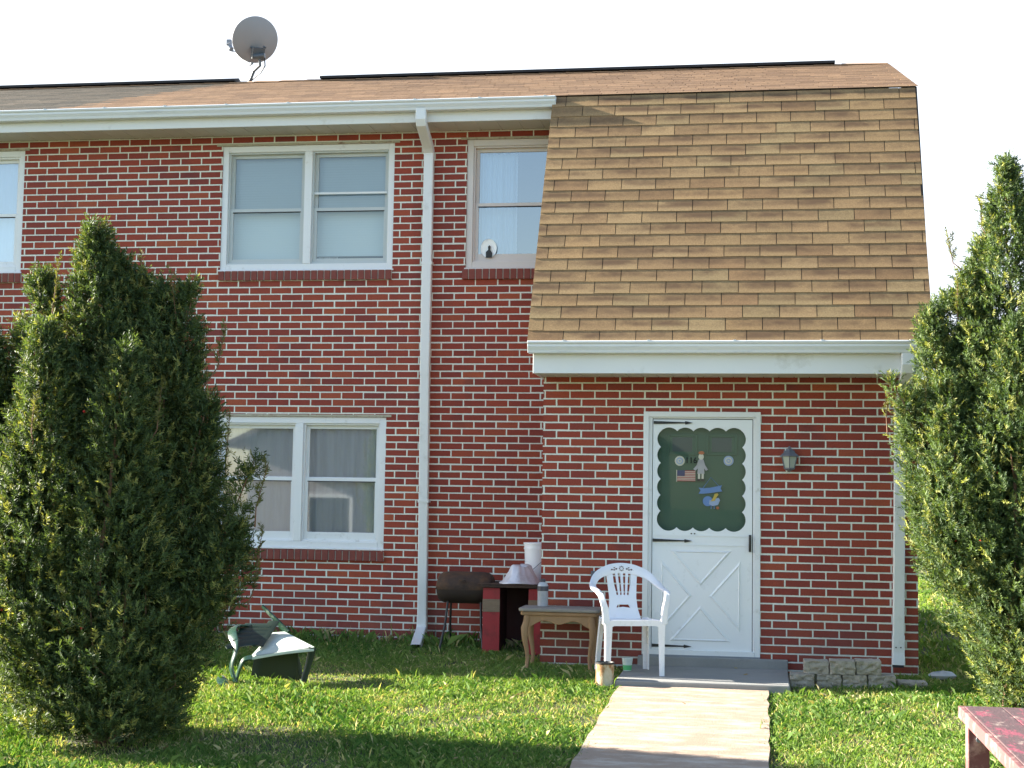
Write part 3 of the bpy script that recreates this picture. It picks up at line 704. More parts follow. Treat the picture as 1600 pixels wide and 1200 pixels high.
disc(m, 1.337, 1.772, .022, YD-.012, YI, 0, sz=1.15); disc(m, 1.34, 1.805, .024, YD-.016, YI, 1, sz=.6)
m.prism([(1.318, 1.75), (1.356, 1.75), (1.372, 1.70), (1.395, 1.665), (1.378, 1.655), (1.362, 1.675), (1.366, 1.63), (1.306, 1.63), (1.312, 1.675), (1.29, 1.655), (1.272, 1.668), (1.30, 1.70)], lambda a, b, d: (a, d, b), YD-.010, YI, 2)
m.box(1.312, 1.33, YD-.008, YI, 1.585, 1.63, 0); m.box(1.342, 1.36, YD-.008, YI, 1.585, 1.63, 0); m.box(1.306, 1.33, YD-.012, YI, 1.567, 1.586, 3); m.box(1.342, 1.366, YD-.012, YI, 1.567, 1.586, 3)
m.build('doll', [MT['cream'], MT['orange'], plain('doll_dress', (.42, .40, .44), .9, .2, 20, 0), MT['black_iron']], gd)
m = MB(); pts = [(1.318, 1.513), (1.335, 1.49), (1.318, 1.462), (1.36, 1.462), (1.415, 1.468), (1.47, 1.478), (1.515, 1.484), (1.50, 1.508), (1.512, 1.535), (1.465, 1.524), (1.41, 1.513), (1.36, 1.508)]
m.prism(pts, lambda a, b, d: (a, d, b), YD-.006, YI)
m.tube([(1.35, YD, 1.505), (1.42, YD, 1.60), (1.49, YD, 1.525)], .0022, 5)
m.build('ribbon_plaque', MT['blue'], gd)
m = MB(); disc(m, 1.395, 1.40, .042, YD-.006, YI, 0); m.prism([(1.405, 1.375), (1.435, 1.36), (1.48, 1.37), (1.497, 1.41), (1.485, 1.43), (1.462, 1.425), (1.44, 1.405), (1.41, 1.41)], lambda a, b, d: (a, d, b), YD-.010, YI, 2)
m.prism([(1.42, 1.40), (1.455, 1.405), (1.47, 1.44), (1.485, 1.455), (1.475, 1.468), (1.452, 1.462), (1.44, 1.43)], lambda a, b, d: (a, d, b), YD-.014, YI, 1)
m.box(1.42, 1.426, YD-.004, YI, 1.335, 1.365, 0); m.box(1.445, 1.451, YD-.004, YI, 1.335, 1.362, 0)
disc(m, 1.478, 1.345, .012, YD-.004, YI, 3)
m.build('bird_ornament', [MT['blue'], MT['yellow'], MT['pale_blue'], MT['orange']], gd)

# ------------------------------------------------------------------ wall lantern
L = thing('wall_lantern', 'small weathered pewter wall lantern with frosted glass right of the front door', 'wall lamp', (2.066, -1.222, 1.66))
m = MB(); m.box(-.045, .045, -.02, 0, .02, .17); m.tube([(0, -.02, .16), (0, -.05, .19), (0, -.085, .195)], .009, 8); m.build('back_plate', MT['lamp_metal'], L, bevel=.004)
def hexl(prof, mi=0, seg=6):
    mm = MB(); vs = []
    for r_, z in prof:
        for k in range(seg): q = 2*math.pi*(k+.5)/seg; vs.append((r_*math.cos(q), -.095+r_*math.sin(q), z))
    mm.add(vs, [(i*seg+k, i*seg+(k+1) % seg, (i+1)*seg+(k+1) % seg, (i+1)*seg+k) for i in range(len(prof)-1) for k in range(seg)]); return mm
hexl([(.001, .20), (.012, .195), (.014, .185), (.03, .180), (.03, .170), (.05, .150), (.088, .122), (.088, .116), (.001, .117)]).build('lantern_cap', MT['lamp_metal'], L)
hexl([(.067, .115), (.044, .022), (.001, .021)]).build('glass', MT['frost'], L)
m = MB()
for k in range(6):
    q = 2*math.pi*(k+.5)/6; m.tube([(.070*math.cos(q), -.095+.070*math.sin(q), .117), (.046*math.cos(q), -.095+.046*math.sin(q), .018)], .0042, 6)
m.build('cage', MT['lamp_metal'], L)
hexl([(.05, .024), (.05, .014), (.02, .0), (.001, -.012)]).build('lantern_base', MT['lamp_metal'], L)

Ob = thing('outlet_box', 'small grey electrical outlet cover on the brick wall left of the white chair back', 'outlet box', (.468, -1.222, .765))
m = MB(); m.box(-.042, .042, -.022, 0, -.035, .035); m.build('cover', MT['lamp_metal'], Ob, bevel=.004)
m = MB(); m.tube([(0, -.0225, .0), (0, -.026, .0)], .006, 8); m.build('screw', MT['galv'], Ob)
# ------------------------------------------------------------------ satellite dish
dn = Vector((-.52, .74, .42)).normalized(); DC = Vector((-4.02, 2.72, 6.715))
D = thing('satellite_dish', 'grey satellite dish seen from behind above the roof ridge', 'satellite dish', (-4.06, 2.75, 6.2))
T = Matrix.Translation(DC-Vector(D.location)) @ dn.to_track_quat('Z', 'Y').to_matrix().to_4x4()
m = MB(); prof = [(.001, -.055)]+[(.265*k/8, -.055+.055*(k/8)**2) for k in range(1, 9)]+[(.272, .004), (.272, .012), (.264, .010)]+[(.26*k/8, -.049+.055*(k/8)**2) for k in range(7, 0, -1)]
m.lathe(prof, seg=48, mat=T); m.build('reflector', MT['dish_grey'], D)
bx = Vector((.02, 0, -.14)); bo = DC+bx-dn*.07-Vector(D.location)
m = MB(); m.box(-.07, .07, -.075, .055, -.03, .03, mat=Matrix.Translation(bo) @ dn.to_track_quat('Z', 'Y').to_matrix().to_4x4())
for a_, b_ in ((-.08, .06), (.08, .06), (-.07, -.05), (.07, -.05)): m.tube([bo+Vector((a_, 0, b_))-dn*.03, bo+Vector((a_, 0, b_))+dn*.05], .012, 6)
m.tube([bo+Vector((-.06, 0, -.04))-dn*.05, bo+Vector((.07, 0, -.03))-dn*.05], .03, 10)
m.build('mount_bracket', MT['dark_steel'], D)
fo = DC+dn*.42+Vector((-.195, -.02, -.15))-Vector(D.location)
m = MB(); m.tube([bo+Vector((-.06, 0, -.13))+dn*.03, bo+Vector((-.07, .02, -.16))+dn*.12, fo+Vector((.03, 0, -.06))], .016, 8); m.build('feed_arm', MT['galv'], D)
m = MB(); m.tube([fo+Vector((.03, -.03, -.05)), fo+Vector((-.01, -.01, .0)), fo+Vector((-.015, -.03, .03))], [.03, .034, .03], 10); m.box(-.03, .03, -.03, .03, -.035, .045, mat=Matrix.Translation(fo+Vector((-.01, 0, .03)))); m.build('receiver', MT['galv'], D, bevel=.006)
m = MB(); m.tube([bo+Vector((.03, -.03, -.06)), bo+Vector((.035, -.02, -.16)), Vector((.03, -.01, .15)), Vector((-.01, 0, .06)), Vector((-.06, 0, -.03))], .017, 8); m.build('mast', MT['dark_steel'], D)
m = MB(); m.tube([bo+Vector((.09, -.03, -.07)), bo+Vector((.10, -.03, -.17)), bo+Vector((.05, -.03, -.25)), Vector((.03, -.03, .05)), Vector((-.02, -.06, -.02))], .008, 6); m.build('cable', MT['black_iron'], D)
m = MB(); m.box(-.13, .03, -.06, .06, -.035, .0); m.build('foot', MT['galv'], D)

# ------------------------------------------------------------------ things by the wall
G = thing('barrel_grill', 'rusty brown barrel grill on four thin black legs', 'grill', (-.80, -.40, .055))
def barrel(zs):
    mm = MB(); seg = 28; vs = []
    prof = [(-.25, .03), (-.248, .075), (-.236, .103), (-.205, .119), (-.15, .124), (-.05, .125), (.05, .125), (.15, .124), (.205, .119), (.236, .103), (.248, .075), (.25, .03)]
    a0, a1 = zs
    for x, r_ in prof:
        for k in range(seg+1):
            q = a0+(a1-a0)*k/seg; vs.append((x*(1+.03*abs(math.cos(q))), r_*1.35*math.cos(q), .535+r_*1.15*math.sin(q)))
    n = seg+1; mm.add(vs, [(i*n+k, i*n+k+1, (i+1)*n+k+1, (i+1)*n+k) for i in range(len(prof)-1) for k in range(seg)], True); return mm
o = barrel((0, math.pi)).build('lid', MT['rust'], G); md_ = o.modifiers.new('s', 'SOLIDIFY'); md_.thickness = .006
o = barrel((math.pi+.02, 2*math.pi-.02)).build('firebox', plain('sooty_rust', (.035, .022, .017), .8, .4, 6, .002), G); md_ = o.modifiers.new('s', 'SOLIDIFY'); md_.thickness = .006
m = MB(); m.box(-.245, .245, -.173, -.166, .522, .545); m.box(-.03, .03, -.20, -.17, .60, .615); m.build('rim', MT['rust'], G)
for sx, sy in ((-1, -1), (-1, 1), (1, -1), (1, 1)):
    m = MB(); m.tube([(sx*.15, sy*.07, .43), (sx*.165, sy*.12, .2), (sx*.20 if sy < 0 else sx*.17, sy*.20, g(-.4+sy*.2)-.075)], .011, 8); m.build('leg', MT['black_iron'], G)

K = thing('grill_stand', 'makeshift grill with red and tan end pillars and a flat dark grate', 'grill', (-.35, -.45, .06))
for x in (-.245, .165):
    m = MB(); m.box(x, x+.148, -.20, .20, -.03, .545); p = m.build('side_pillar', MT['dark_red'], K, bevel=.004)
    m = MB(); m.box(x-.002, x+.150, -.209, -.201, -.03, .545); p2 = m.build('red_board', MT['red_paint'], p, bevel=.002)
    m = MB(); m.box(x-.004, x+.152, -.2135, -.2095, .335, .447); m.build('tan_board', MT['tan_wood'], p, bevel=.002)
m = MB(); m.box(-.27, .27, -.235, .30, .552, .570)
for i in range(14): m.tube([(-.29, -.235+.041*i, .578), (.30, -.235+.041*i, .578)], .005, 6)
m.build('grate', MT['rust'], K)
m = MB(); m.box(-.27, .27, .27, .295, -.05, .552); m.build('back_board', MT['dark_red'], K)
# dented tin pan, upside down on the grate
m = MB(); prof = [(.001, .158), (.068, .158), (.078, .150), (.12, .085), (.165, .022), (.185, .006), (.192, .0), (.192, .006), (.187, .012)]
m.lathe(prof, seg=40)
for i, (x, y, z) in enumerate(m.v):
    q = math.atan2(y, x); k = .010*math.sin(3*q+1)+.008*math.sin(5*q+z*40)+.006*math.sin(11*q); r_ = math.hypot(x, y)
    f = 1+(k/max(r_, .05))*(1 if .03 < z < .155 else .3); m.v[i] = (x*f, y*f*.85, z+.012*math.sin(2*q+.6)*(z/.158)+.004*math.sin(3*q))
tag(m.build('tin_pan', MT['tin'], loc=(-.29, -.50, .644)), 'dented silvery tin pan turned upside down on the grill stand', 'pan')
Bk = thing('plastic_bucket', 'tall white plastic bucket with wire handle behind the tin pan', 'bucket', (-.165, -.20, .640))
m = MB(); m.lathe([(.001, .0), (.118, .0), (.122, .005), (.134, .30), (.140, .30), (.140, .315), (.136, .316), (.138, .345), (.143, .347), (.143, .362), (.136, .362), (.132, .34), (.115, .01)], seg=36); m.build('pail', MT['bucket'], Bk)
m = MB(); m.tube([(.130, -.06, .31), (.10, -.115, .25), (.03, -.145, .18), (-.06, -.142, .10), (-.125, -.07, .05)], .0028, 6); m.build('handle', MT['galv'], Bk)

# wooden side table
Tb = thing('side_table', 'old wooden side table with cabriole legs and grey worn top', 'table', (.205, -1.43, 0)); Tb.scale = (.97, .80, 1.03)
m = MB(); m.prism([(-.345, -.20), (-.33, -.24), (-.30, -.252), (.315, -.252), (.335, -.24), (.345, -.20), (.345, .22), (-.345, .22)], lambda a, b, d: (a, b, d), .462, .489); m.build('top', MT['table_top'], Tb, bevel=.008)
m = MB(); m.prism([(-.33, -.19), (-.315, -.232), (.315, -.232), (.33, -.19), (.33, .21), (-.33, .21)], lambda a, b, d: (a, b, d), .430, .461); m.build('top_moulding', MT['table_wood'], Tb, bevel=.010)
m = MB(); n = 24; pl = [(-.27, .43), (-.27, .345)]
for i in range(n+1):
    t = i/n; x = -.27+.54*t; pl.append((x, .352+.018*math.cos(t*4*math.pi)*-1+.028*math.sin(math.pi*t)))
pl.append((.27, .43))
m.prism(pl, lambda a, b, d: (a, d, b), -.215, -.198); m.prism(pl, lambda a, b, d: (a, d, b), .175, .19)
for x in (-.28, .262): m.box(x, x+.018, -.2, .18, .352, .43)
m.build('apron', MT['table_wood'], Tb, bevel=.003)
for sx in (-1, 1):
    for sy in (-1, 1):
        m = MB(); x0 = sx*.272; y0 = -.012+sy*.195; gz = g(-1.43+.8*y0)/1.03
        m.tube([(x0, y0, .43), (x0+sx*.004, y0, .38), (x0+sx*.018, y0+sy*.012, .33), (x0+sx*.016, y0+sy*.012, .25), (x0-sx*.002, y0, .16), (x0-sx*.010, y0-sy*.004, .09), (x0-sx*.004, y0, .04), (x0+sx*.006, y0+sy*.006, gz-.02)],
               [.026, .028, .031, .026, .019, .016, .017, .022], 10)
        m.build('leg', MT['table_wood'], Tb)
Bt = thing('spray_bottle', 'small silver and dark plastic bottle on the wooden side table', 'bottle', (.035, -1.345, .5045))
m = MB(); m.lathe([(.001, 0), (.042, 0), (.045, .006), (.044, .12), (.046, .125), (.046, .17), (.036, .19), (.02, .20)], seg=20); m.build('body', MT['bottle_body'], Bt)
m = MB(); m.lathe([(.0475, .126), (.0475, .166)], seg=20); m.build('label_band', MT['bottle_dark'], Bt)
m = MB(); m.lathe([(.021, .198), (.022, .222), (.014, .226), (.001, .227)], seg=16); m.build('cap', MT['bottle_dark'], Bt)
# rusty can and clear cup
Cn = thing('rusty_can', 'rust streaked pale tin can on the grass beside the landing', 'can', (.664, -2.37, -.02))
m = MB(); m.lathe([(.001, 0), (.068, 0), (.071, .004), (.070, .012), (.069, .17)], seg=30)
for i, (x, y, z) in enumerate(m.v): q = math.atan2(y, x); k = 1+.02*math.sin(4*q+z*20); m.v[i] = (x*k, y*k, z)
m.build('body', MT['can'], Cn)
m = MB(); m.lathe([(.071, .168), (.0735, .17), (.0735, .182), (.066, .183), (.064, .172), (.001, .171)], seg=30); m.build('rim', MT['black_iron'], Cn)
Cp = thing('plastic_cup', 'clear plastic cup with green lower half on the landing behind the rusty can', 'cup', (.722, -1.78, .037)) if False else thing('plastic_cup', 'small clear plastic cup with green lower half on the landing', 'cup', (.785, -1.78, .037))
m = MB(); m.lathe([(.001, .002), (.031, .002), (.0435, .098), (.046, .100), (.0455, .104), (.043, .103)], seg=20); m.build('tub', plain('milky_plastic', (.55, .62, .60), .3, .05, 8, 0), Cp)
m = MB(); m.lathe([(.0322, .008), (.0377, .048)], seg=20); m.build('green_band', MT['cup_green'], Cp)

# ------------------------------------------------------------------ white resin chair
Ch = thing('resin_chair', 'white resin garden armchair with fan back standing before the door', 'chair', (0.800, -1.885, .036), R(17)); Ch.scale = (.88, 1, 1)
def chair_parts(par, mat, orn=True, back=True):
    # seat
    m = MB(); n = 14; vs = []
    for k in (0, 1):
        for j in range(n+1):
            for i in range(n+1):
                s_, t = i/n*2-1, j/n; y = -.245+.44*t; wd = .262-.055*t; x = wd*s_
                z = .425-.018*(1-s_*s_)*math.sin(math.pi*min(1, t*1.1))-.015*t-(.016*max(0, (.12-t)/.12)**2)
                vs.append((x, y, z-(.012 if k else 0)))
    q = n+1; fs = []
    for k in (0, 1):
        for j in range(n):
            for i in range(n): b = k*q*q; fs.append((b+j*q+i, b+j*q+i+1, b+(j+1)*q+i+1, b+(j+1)*q+i))
    m.add(vs, fs, True)
    m.prism([(-.262, .425), (-.225, .425), (-.18, .428), (.18, .428), (.225, .425), (.262, .425), (.262, .33), (.235, .345), (.22, .372), (.19, .385), (-.19, .385), (-.22, .372), (-.235, .345), (-.262, .33)], lambda a, b, d: (a, d, b), -.258, -.244)
    for sx in (-1, 1):
        m.add([(sx*.262, -.25, .428), (sx*.262, -.25, .375), (sx*.21, .19, .37), (sx*.21, .19, .415), (sx*.252, -.25, .428), (sx*.252, -.25, .375), (sx*.20, .19, .37), (sx*.20, .19, .415)],
              [(0, 1, 2, 3), (4, 7, 6, 5), (0, 3, 7, 4), (1, 5, 6, 2)])
    m.build('seat', mat, par)
    # top rail with arms
    yb = lambda z: .185+.30*(z-.42)
    pts = [(-.30, -.20, .615), (-.315, -.13, .645), (-.318, .02, .66), (-.30, .14, .69), (-.235, .235, .752), (-.12, .288, .795), (0, .30, .808)]
    nor = [(0, -.5, 1), (0, -.2, 1), (0, -.1, 1), (.25, -.4, 1), (.35, -1, .5), (.1, -1, .22), (0, -1, .2)]
    wid = [.05, .055, .058, .06, .07, .082, .085]
    P = pts+[(-x, y, z) for x, y, z in pts[-2::-1]]; Nn = nor+[(-x, y, z) for x, y, z in nor[-2::-1]]; W = wid+wid[-2::-1]
    m = MB(); m.sweep(P, Nn, W, .020); m.build('top_rail', mat, par)
    for sx in (-1, 1):
        m = MB(); m.sweep([(sx*.262, -.245, .40), (sx*.268, -.238, .50), (sx*.288, -.222, .575), (sx*.302, -.20, .622)], [(sx*.3, -1, 0), (sx*.3, -1, 0), (sx*.3, -1, .1), (sx*.3, -1, .3)], [.068, .058, .052, .05], .026); m.build('arm_post', mat, par)
    # legs: angle section, two faces
    for sx in (-1, 1):
        m = MB(); m.sweep([(sx*.238, -.252, .425), (sx*.238, -.25, .25), (sx*.243, -.25, 0)], [(0, -1, 0)]*3, [.07, .052, .042], .012)
        m.sweep([(sx*.265, -.228, .425), (sx*.262, -.23, .25), (sx*.262, -.232, 0)], [(sx, 0, 0)]*3, [.06, .05, .044], .012); m.build('leg', mat, par)
        m = MB(); m.sweep([(sx*.20, .19, .42), (sx*.215, .225, .2), (sx*.225, .26, 0)], [(0, 1, 0)]*3, [.05, .046, .042], .012)
        m.sweep([(sx*.222, .17, .42), (sx*.237, .205, .2), (sx*.246, .24, 0)], [(sx, 0, 0)]*3, [.05, .046, .044], .012); m.build('leg', mat, par)
    # fan back
    m = MB(); F = lambda a, b, d: (a, yb(b)+d, b)
    for sx in (-1, 1):
        pl = [(.12, .405), (.158, .41), (.132, .50), (.126, .58), (.135, .68), (.148, .79), (.088, .79), (.078, .69), (.056, .595), (.050, .52)]
        m.prism([(sx*a, b) for a, b in pl], F, -.008, .008)
    for xb, xt in ((-.030, -.052), (0, 0), (.030, .052)):
        m.prism([(xb-.009, .58), (xb+.009, .58), (xt+.013, .79), (xt-.013, .79)], F, -.007, .007)
    m.prism([(-.058, .52), (.058, .52), (.062, .595), (-.062, .595)], F, -.0075, .0075)
    m.prism([(-.125, .405), (.125, .405), (.112, .48), (.09, .478), (.06, .495), (0, .502), (-.06, .495), (-.09, .478), (-.112, .48)], F, -.0082, .0082)
    m.prism([(-.055, .525), (-.09, .49), (-.118, .478), (-.13, .52), (-.06, .56)], F, -.0078, .0078); m.prism([(.055, .525), (.09, .49), (.118, .478), (.13, .52), (.06, .56)], F, -.0078, .0078)
    m.build('backrest', mat, par)
    if orn:
        m = MB()
        def loz(x, z, a_, b_): 
            yy = .2885-.35*x*x-.02*0
            a_ *= 1.2; b_ *= 1.25; m.prism([(x-a_, z), (x, z-b_), (x+a_, z), (x, z+b_)], lambda a, b, d: (a, yy+d+(b-.80)*.2, b), -.0035, .003)
        for sx in (-1, 1):
            loz(sx*.05, .803, .010, .006); loz(sx*.068, .812, .009, .004); loz(sx*.07, .795, .010, .005); loz(sx*.092, .797, .011, .006); loz(sx*.112, .79, .006, .006)
        for k in range(8):
            q = k*math.pi/4; loz(.018*math.cos(q), .806+.017*math.sin(q), .005, .005)
        m.build('rail_ornament', MT['ornament'], par)
chair_parts(Ch, MT['chair_white'])

# ------------------------------------------------------------------ tipped green chair
Gc = thing('tipped_chair', 'dark green resin chair lying tipped over on the lawn', 'chair', (-1.80, -2.7, -.03))
gm = MT['chair_green']
def gw(x, y, z): return (x+1.80, y+2.7, z+.03)
A0, A1, B1, B0 = Vector(gw(-2.01, -2.80, .165)), Vector(gw(-1.515, -2.76, .245)), Vector(gw(-1.90, -2.30, .315)), Vector(gw(-2.0, -2.32, .305))
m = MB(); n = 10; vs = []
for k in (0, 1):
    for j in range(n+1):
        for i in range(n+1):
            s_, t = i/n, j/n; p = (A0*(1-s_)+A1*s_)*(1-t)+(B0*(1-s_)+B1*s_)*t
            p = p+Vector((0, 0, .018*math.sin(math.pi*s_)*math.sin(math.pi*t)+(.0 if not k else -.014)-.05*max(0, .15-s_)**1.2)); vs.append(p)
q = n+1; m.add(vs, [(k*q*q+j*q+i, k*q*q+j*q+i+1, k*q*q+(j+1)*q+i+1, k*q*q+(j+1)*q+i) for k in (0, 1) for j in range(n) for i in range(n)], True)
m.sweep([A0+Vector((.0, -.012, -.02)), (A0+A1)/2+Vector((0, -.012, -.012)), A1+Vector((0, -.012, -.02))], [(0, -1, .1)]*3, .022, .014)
m.build('seat', plain('sun_glare_resin', (.46, .52, .48), .4, .12, 6, .0003, dirt=(.30, .38, .33), dscale=5), Gc)  # pale seat colour stands in for strong sun on dark green resin
m = MB(); m.sweep([gw(-1.99, -2.81, .155), gw(-2.055, -2.81, .135), gw(-2.09, -2.82, .05), gw(-2.115, -2.83, -.07)], [(-.3, -.8, .4), (-.6, -.6, .4), (-.8, -.5, .2), (-.9, -.4, 0)], [.04, .045, .05, .05], .02); m.build('leg', gm, Gc)
gk = plain('shaded_resin', (.010, .022, .016), .35, .2, 6, .0003)  # darker copy of the green resin, shade painted into its colour
m = MB(); U_ = [p+Vector((0, 0, -.02)) for p in (A0+Vector((.03, .02, 0)), A1+Vector((-.02, .02, 0)), B1, B0)]; m.add(U_+[p+Vector((0, 0, -.012)) for p in U_], [(0, 1, 2, 3), (4, 7, 6, 5), (0, 4, 5, 1), (1, 5, 6, 2), (2, 6, 7, 3), (3, 7, 4, 0)]); m.prism([gw(-2.05, 0, .14)[::2], gw(-1.70, 0, .2)[::2], gw(-1.70, 0, .04)[::2], gw(-1.68, 0, -.04)[::2], gw(-2.08, 0, -.05)[::2]], lambda a, b, d: (a, d, b), .12, .135); m.build('underside_shade', gk, Gc)  # dark plate and added hanging panel stand for the shade under the seat
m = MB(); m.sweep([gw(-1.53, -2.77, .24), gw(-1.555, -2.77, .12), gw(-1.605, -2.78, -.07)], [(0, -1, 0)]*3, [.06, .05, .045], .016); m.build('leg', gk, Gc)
m = MB(); m.sweep([gw(-1.87, -2.30, .305), gw(-1.985, -2.26, .40), gw(-2.115, -2.22, .505)], [(-.8, -.5, .3)]*3, [.055, .04, .026], .018); m.build('leg', gm, Gc)
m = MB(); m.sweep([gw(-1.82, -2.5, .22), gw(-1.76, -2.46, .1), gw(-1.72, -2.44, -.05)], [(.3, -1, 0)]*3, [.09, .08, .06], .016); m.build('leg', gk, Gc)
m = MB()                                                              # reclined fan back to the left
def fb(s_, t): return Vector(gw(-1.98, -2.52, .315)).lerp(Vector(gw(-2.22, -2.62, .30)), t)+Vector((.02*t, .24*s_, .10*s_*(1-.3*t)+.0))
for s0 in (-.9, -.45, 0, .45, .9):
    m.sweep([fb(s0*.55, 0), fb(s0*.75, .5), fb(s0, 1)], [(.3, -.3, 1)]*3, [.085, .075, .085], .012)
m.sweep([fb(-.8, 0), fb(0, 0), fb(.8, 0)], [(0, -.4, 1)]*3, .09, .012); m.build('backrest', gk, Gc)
m = MB(); m.sweep([gw(-2.10, -2.86, -.03), gw(-2.135, -2.86, .08), gw(-2.115, -2.84, .19), gw(-2.13, -2.80, .255), gw(-2.20, -2.68, .335), gw(-2.22, -2.5, .36), gw(-2.12, -2.34, .36)], [(-.7, -.7, .3), (-.7, -.7, .3), (-.6, -.7, .4), (-.5, -.6, .6), (-.4, -.3, .8), (-.3, 0, 1), (0, .3, 1)], [.04, .05, .05, .06, .075, .07, .05], .018); m.build('top_rail', gm, Gc)
m = MB(); m.sweep([gw(-2.10, -2.97, -.055), gw(-2.19, -2.90, -.02), gw(-2.24, -2.80, .0)], [(-.1, -.5, 1)]*3, [.07, .08, .05], .018); m.build('arm', gm, Gc)

# ------------------------------------------------------------------ stone blocks by the downspout
def block(x0, x1, y0, y1, z0, z1, label):
    bm = bmesh.new(); bmesh.ops.create_cube(bm, size=1); bmesh.ops.subdivide_edges(bm, edges=bm.edges[:], cuts=5, use_grid_fill=True)
    rnd = random.Random(int(x0*1000)+int(z0*77))
    for v in bm.verts:
        p = v.co; k = .0045; v.co = Vector(((x0+x1)/2+p.x*(x1-x0)+rnd.uniform(-k, k), (y0+y1)/2+p.y*(y1-y0)+(rnd.uniform(-.012, .010) if p.y < -.45 else rnd.uniform(-k, k)), (z0+z1)/2+p.z*(z1-z0)+rnd.uniform(-k, k)*.7))
    me = bpy.data.meshes.new('stone_block'); bm.to_mesh(me); bm.free(); me.materials.append(MT['stone'])
    o = bpy.data.objects.new('stone_block', me); C.objects.link(o); b = o.modifiers.new('bevel', 'BEVEL'); b.width = .006; b.segments = 2
    tag(o, label, 'stone block', 'split stone edging blocks'); return o
yA, yB = -1.96, -1.76
block(2.168, 2.357, yA+.01, yB, .079, .178, 'grey split stone block, left end of the upper course with a sunlit left edge')
block(2.364, 2.556, yA, yB, .080, .186, 'grey split stone block in the middle of the upper course')
block(2.562, 2.752, yA+.02, yB+.02, .084, .19, 'grey split stone block, right end of the upper course nearest the downspout')
block(2.062, 2.245, yA-.03, yB, -.03, .076, 'mossy stone block, left end of the lower course beside the landing')
block(2.266, 2.452, yA, yB, -.03, .078, 'grey stone block of the lower course second from the landing')
block(2.460, 2.645, yA+.005, yB, -.03, .079, 'grey stone block of the lower course third from the landing')
block(2.655, 2.86, yA+.02, yB, -.03, .082, 'grey stone block, right end of the lower course below the downspout')
block(2.88, 3.10, yA+.05, yB+.05, -.06, .035, 'low half buried stone block under the downspout mouth')
m = MB(); m.lathe([(.001, .0), (.07, .0), (.09, .025), (.06, .05), (.001, .058)], seg=9)
m.v = [(x*1.3, y*.8, z*random.uniform(.8, 1.2)) for x, y, z in m.v]
tag(m.build('stone', plain('pale_stone', (.42, .42, .42), .9, .2, 10, .004), loc=(3.27, -1.35, .01)), 'small pale stone on the grass right of the house corner', 'stone')

# ------------------------------------------------------------------ worn red table in the foreground
Pt = thing('garden_table', 'worn red wooden garden table with flaking paint in the right foreground', 'table', (2.672, -7.47, g(-7.45)))
zt = .55-g(-7.45)
m = MB()
for i in range(5):
    a = i*.152; m.box(a, a+.150, -1.85, .0, zt-.035+random.uniform(-.001, .001), zt)
m.build('top', MT['picnic'], Pt, bevel=.004)
m = MB(); m.box(-.022, -.001, -1.85, 0.0, zt-.052, zt-.003); m.box(.760, .782, -1.85, 0.0, zt-.052, zt-.003); m.box(-.022, .782, .001, .022, zt-.052, zt-.003); m.build('edge_board', MT['picnic_edge'], Pt, bevel=.003)
for y in (-.07, -1.74):
    for x in (.0, .67):
        m = MB(); m.box(x, x+.085, y-.045, y+.04, -.08, zt-.036); m.build('leg', MT['picnic_edge'], Pt, bevel=.004)
    m = MB(); m.box(.086, .669, y-.02, y+.02, .25, .34); m.build('stretcher', MT['picnic_edge'], Pt)
m = MB(); m.tube([(.042, -.116, zt-.12), (.042, -.128, zt-.12)], .012, 8); m.build('bolt', MT['galv'], Pt)

# blue-grey tub at the left edge
Bn = thing('plastic_tub', 'blue grey plastic tub on the lawn at the bottom left', 'tub', (-2.56, -6.15, g(-6.15)-.02))
m = MB(); bm_ = lambda w_, z: [(-w_, -w_*.8, z), (w_, -w_*.8, z), (w_, w_*.8, z), (-w_, w_*.8, z)]
L_ = [bm_(.13, 0), bm_(.16, .22), bm_(.172, .222), bm_(.172, .245), bm_(.155, .245), bm_(.125, .02)]
m.add([p for r_ in L_ for p in r_], [(i*4+k, i*4+(k+1) % 4, i*4+4+(k+1) % 4, i*4+4+k) for i in range(5) for k in range(4)]+[(20, 21, 22, 23), (0, 1, 2, 3)])
m.build('body', MT['blue_bin'], Bn, bevel=.008)
m = MB(); m.tube([(.172, -.05, .2), (.195, -.04, .19), (.195, .04, .19), (.172, .05, .2)], .008, 8); m.build('handle', MT['blue_bin'], Bn)

# weathered board fence at the left end
F = thing('board_fence', 'weathered brown board fence behind the left yew', 'fence', (-5.5, -.05, .06))
m = MB()
for i in range(9): m.box(-.02, .0, -.15*i-.147, -.15*i, -.05, 1.0+random.uniform(-.01, .01))
m.build('boards', MT['fence'], F, bevel=.002)
for y in (-.08, -1.28):
    m = MB(); m.box(.001, .08, y-.04, y+.04, -.1, 1.05); m.build('post', MT['fence'], F)
for z in (.75, .2): m = MB(); m.box(.001, .04, -1.23, -.13, z, z+.08); m.build('rail', MT['fence'], F)

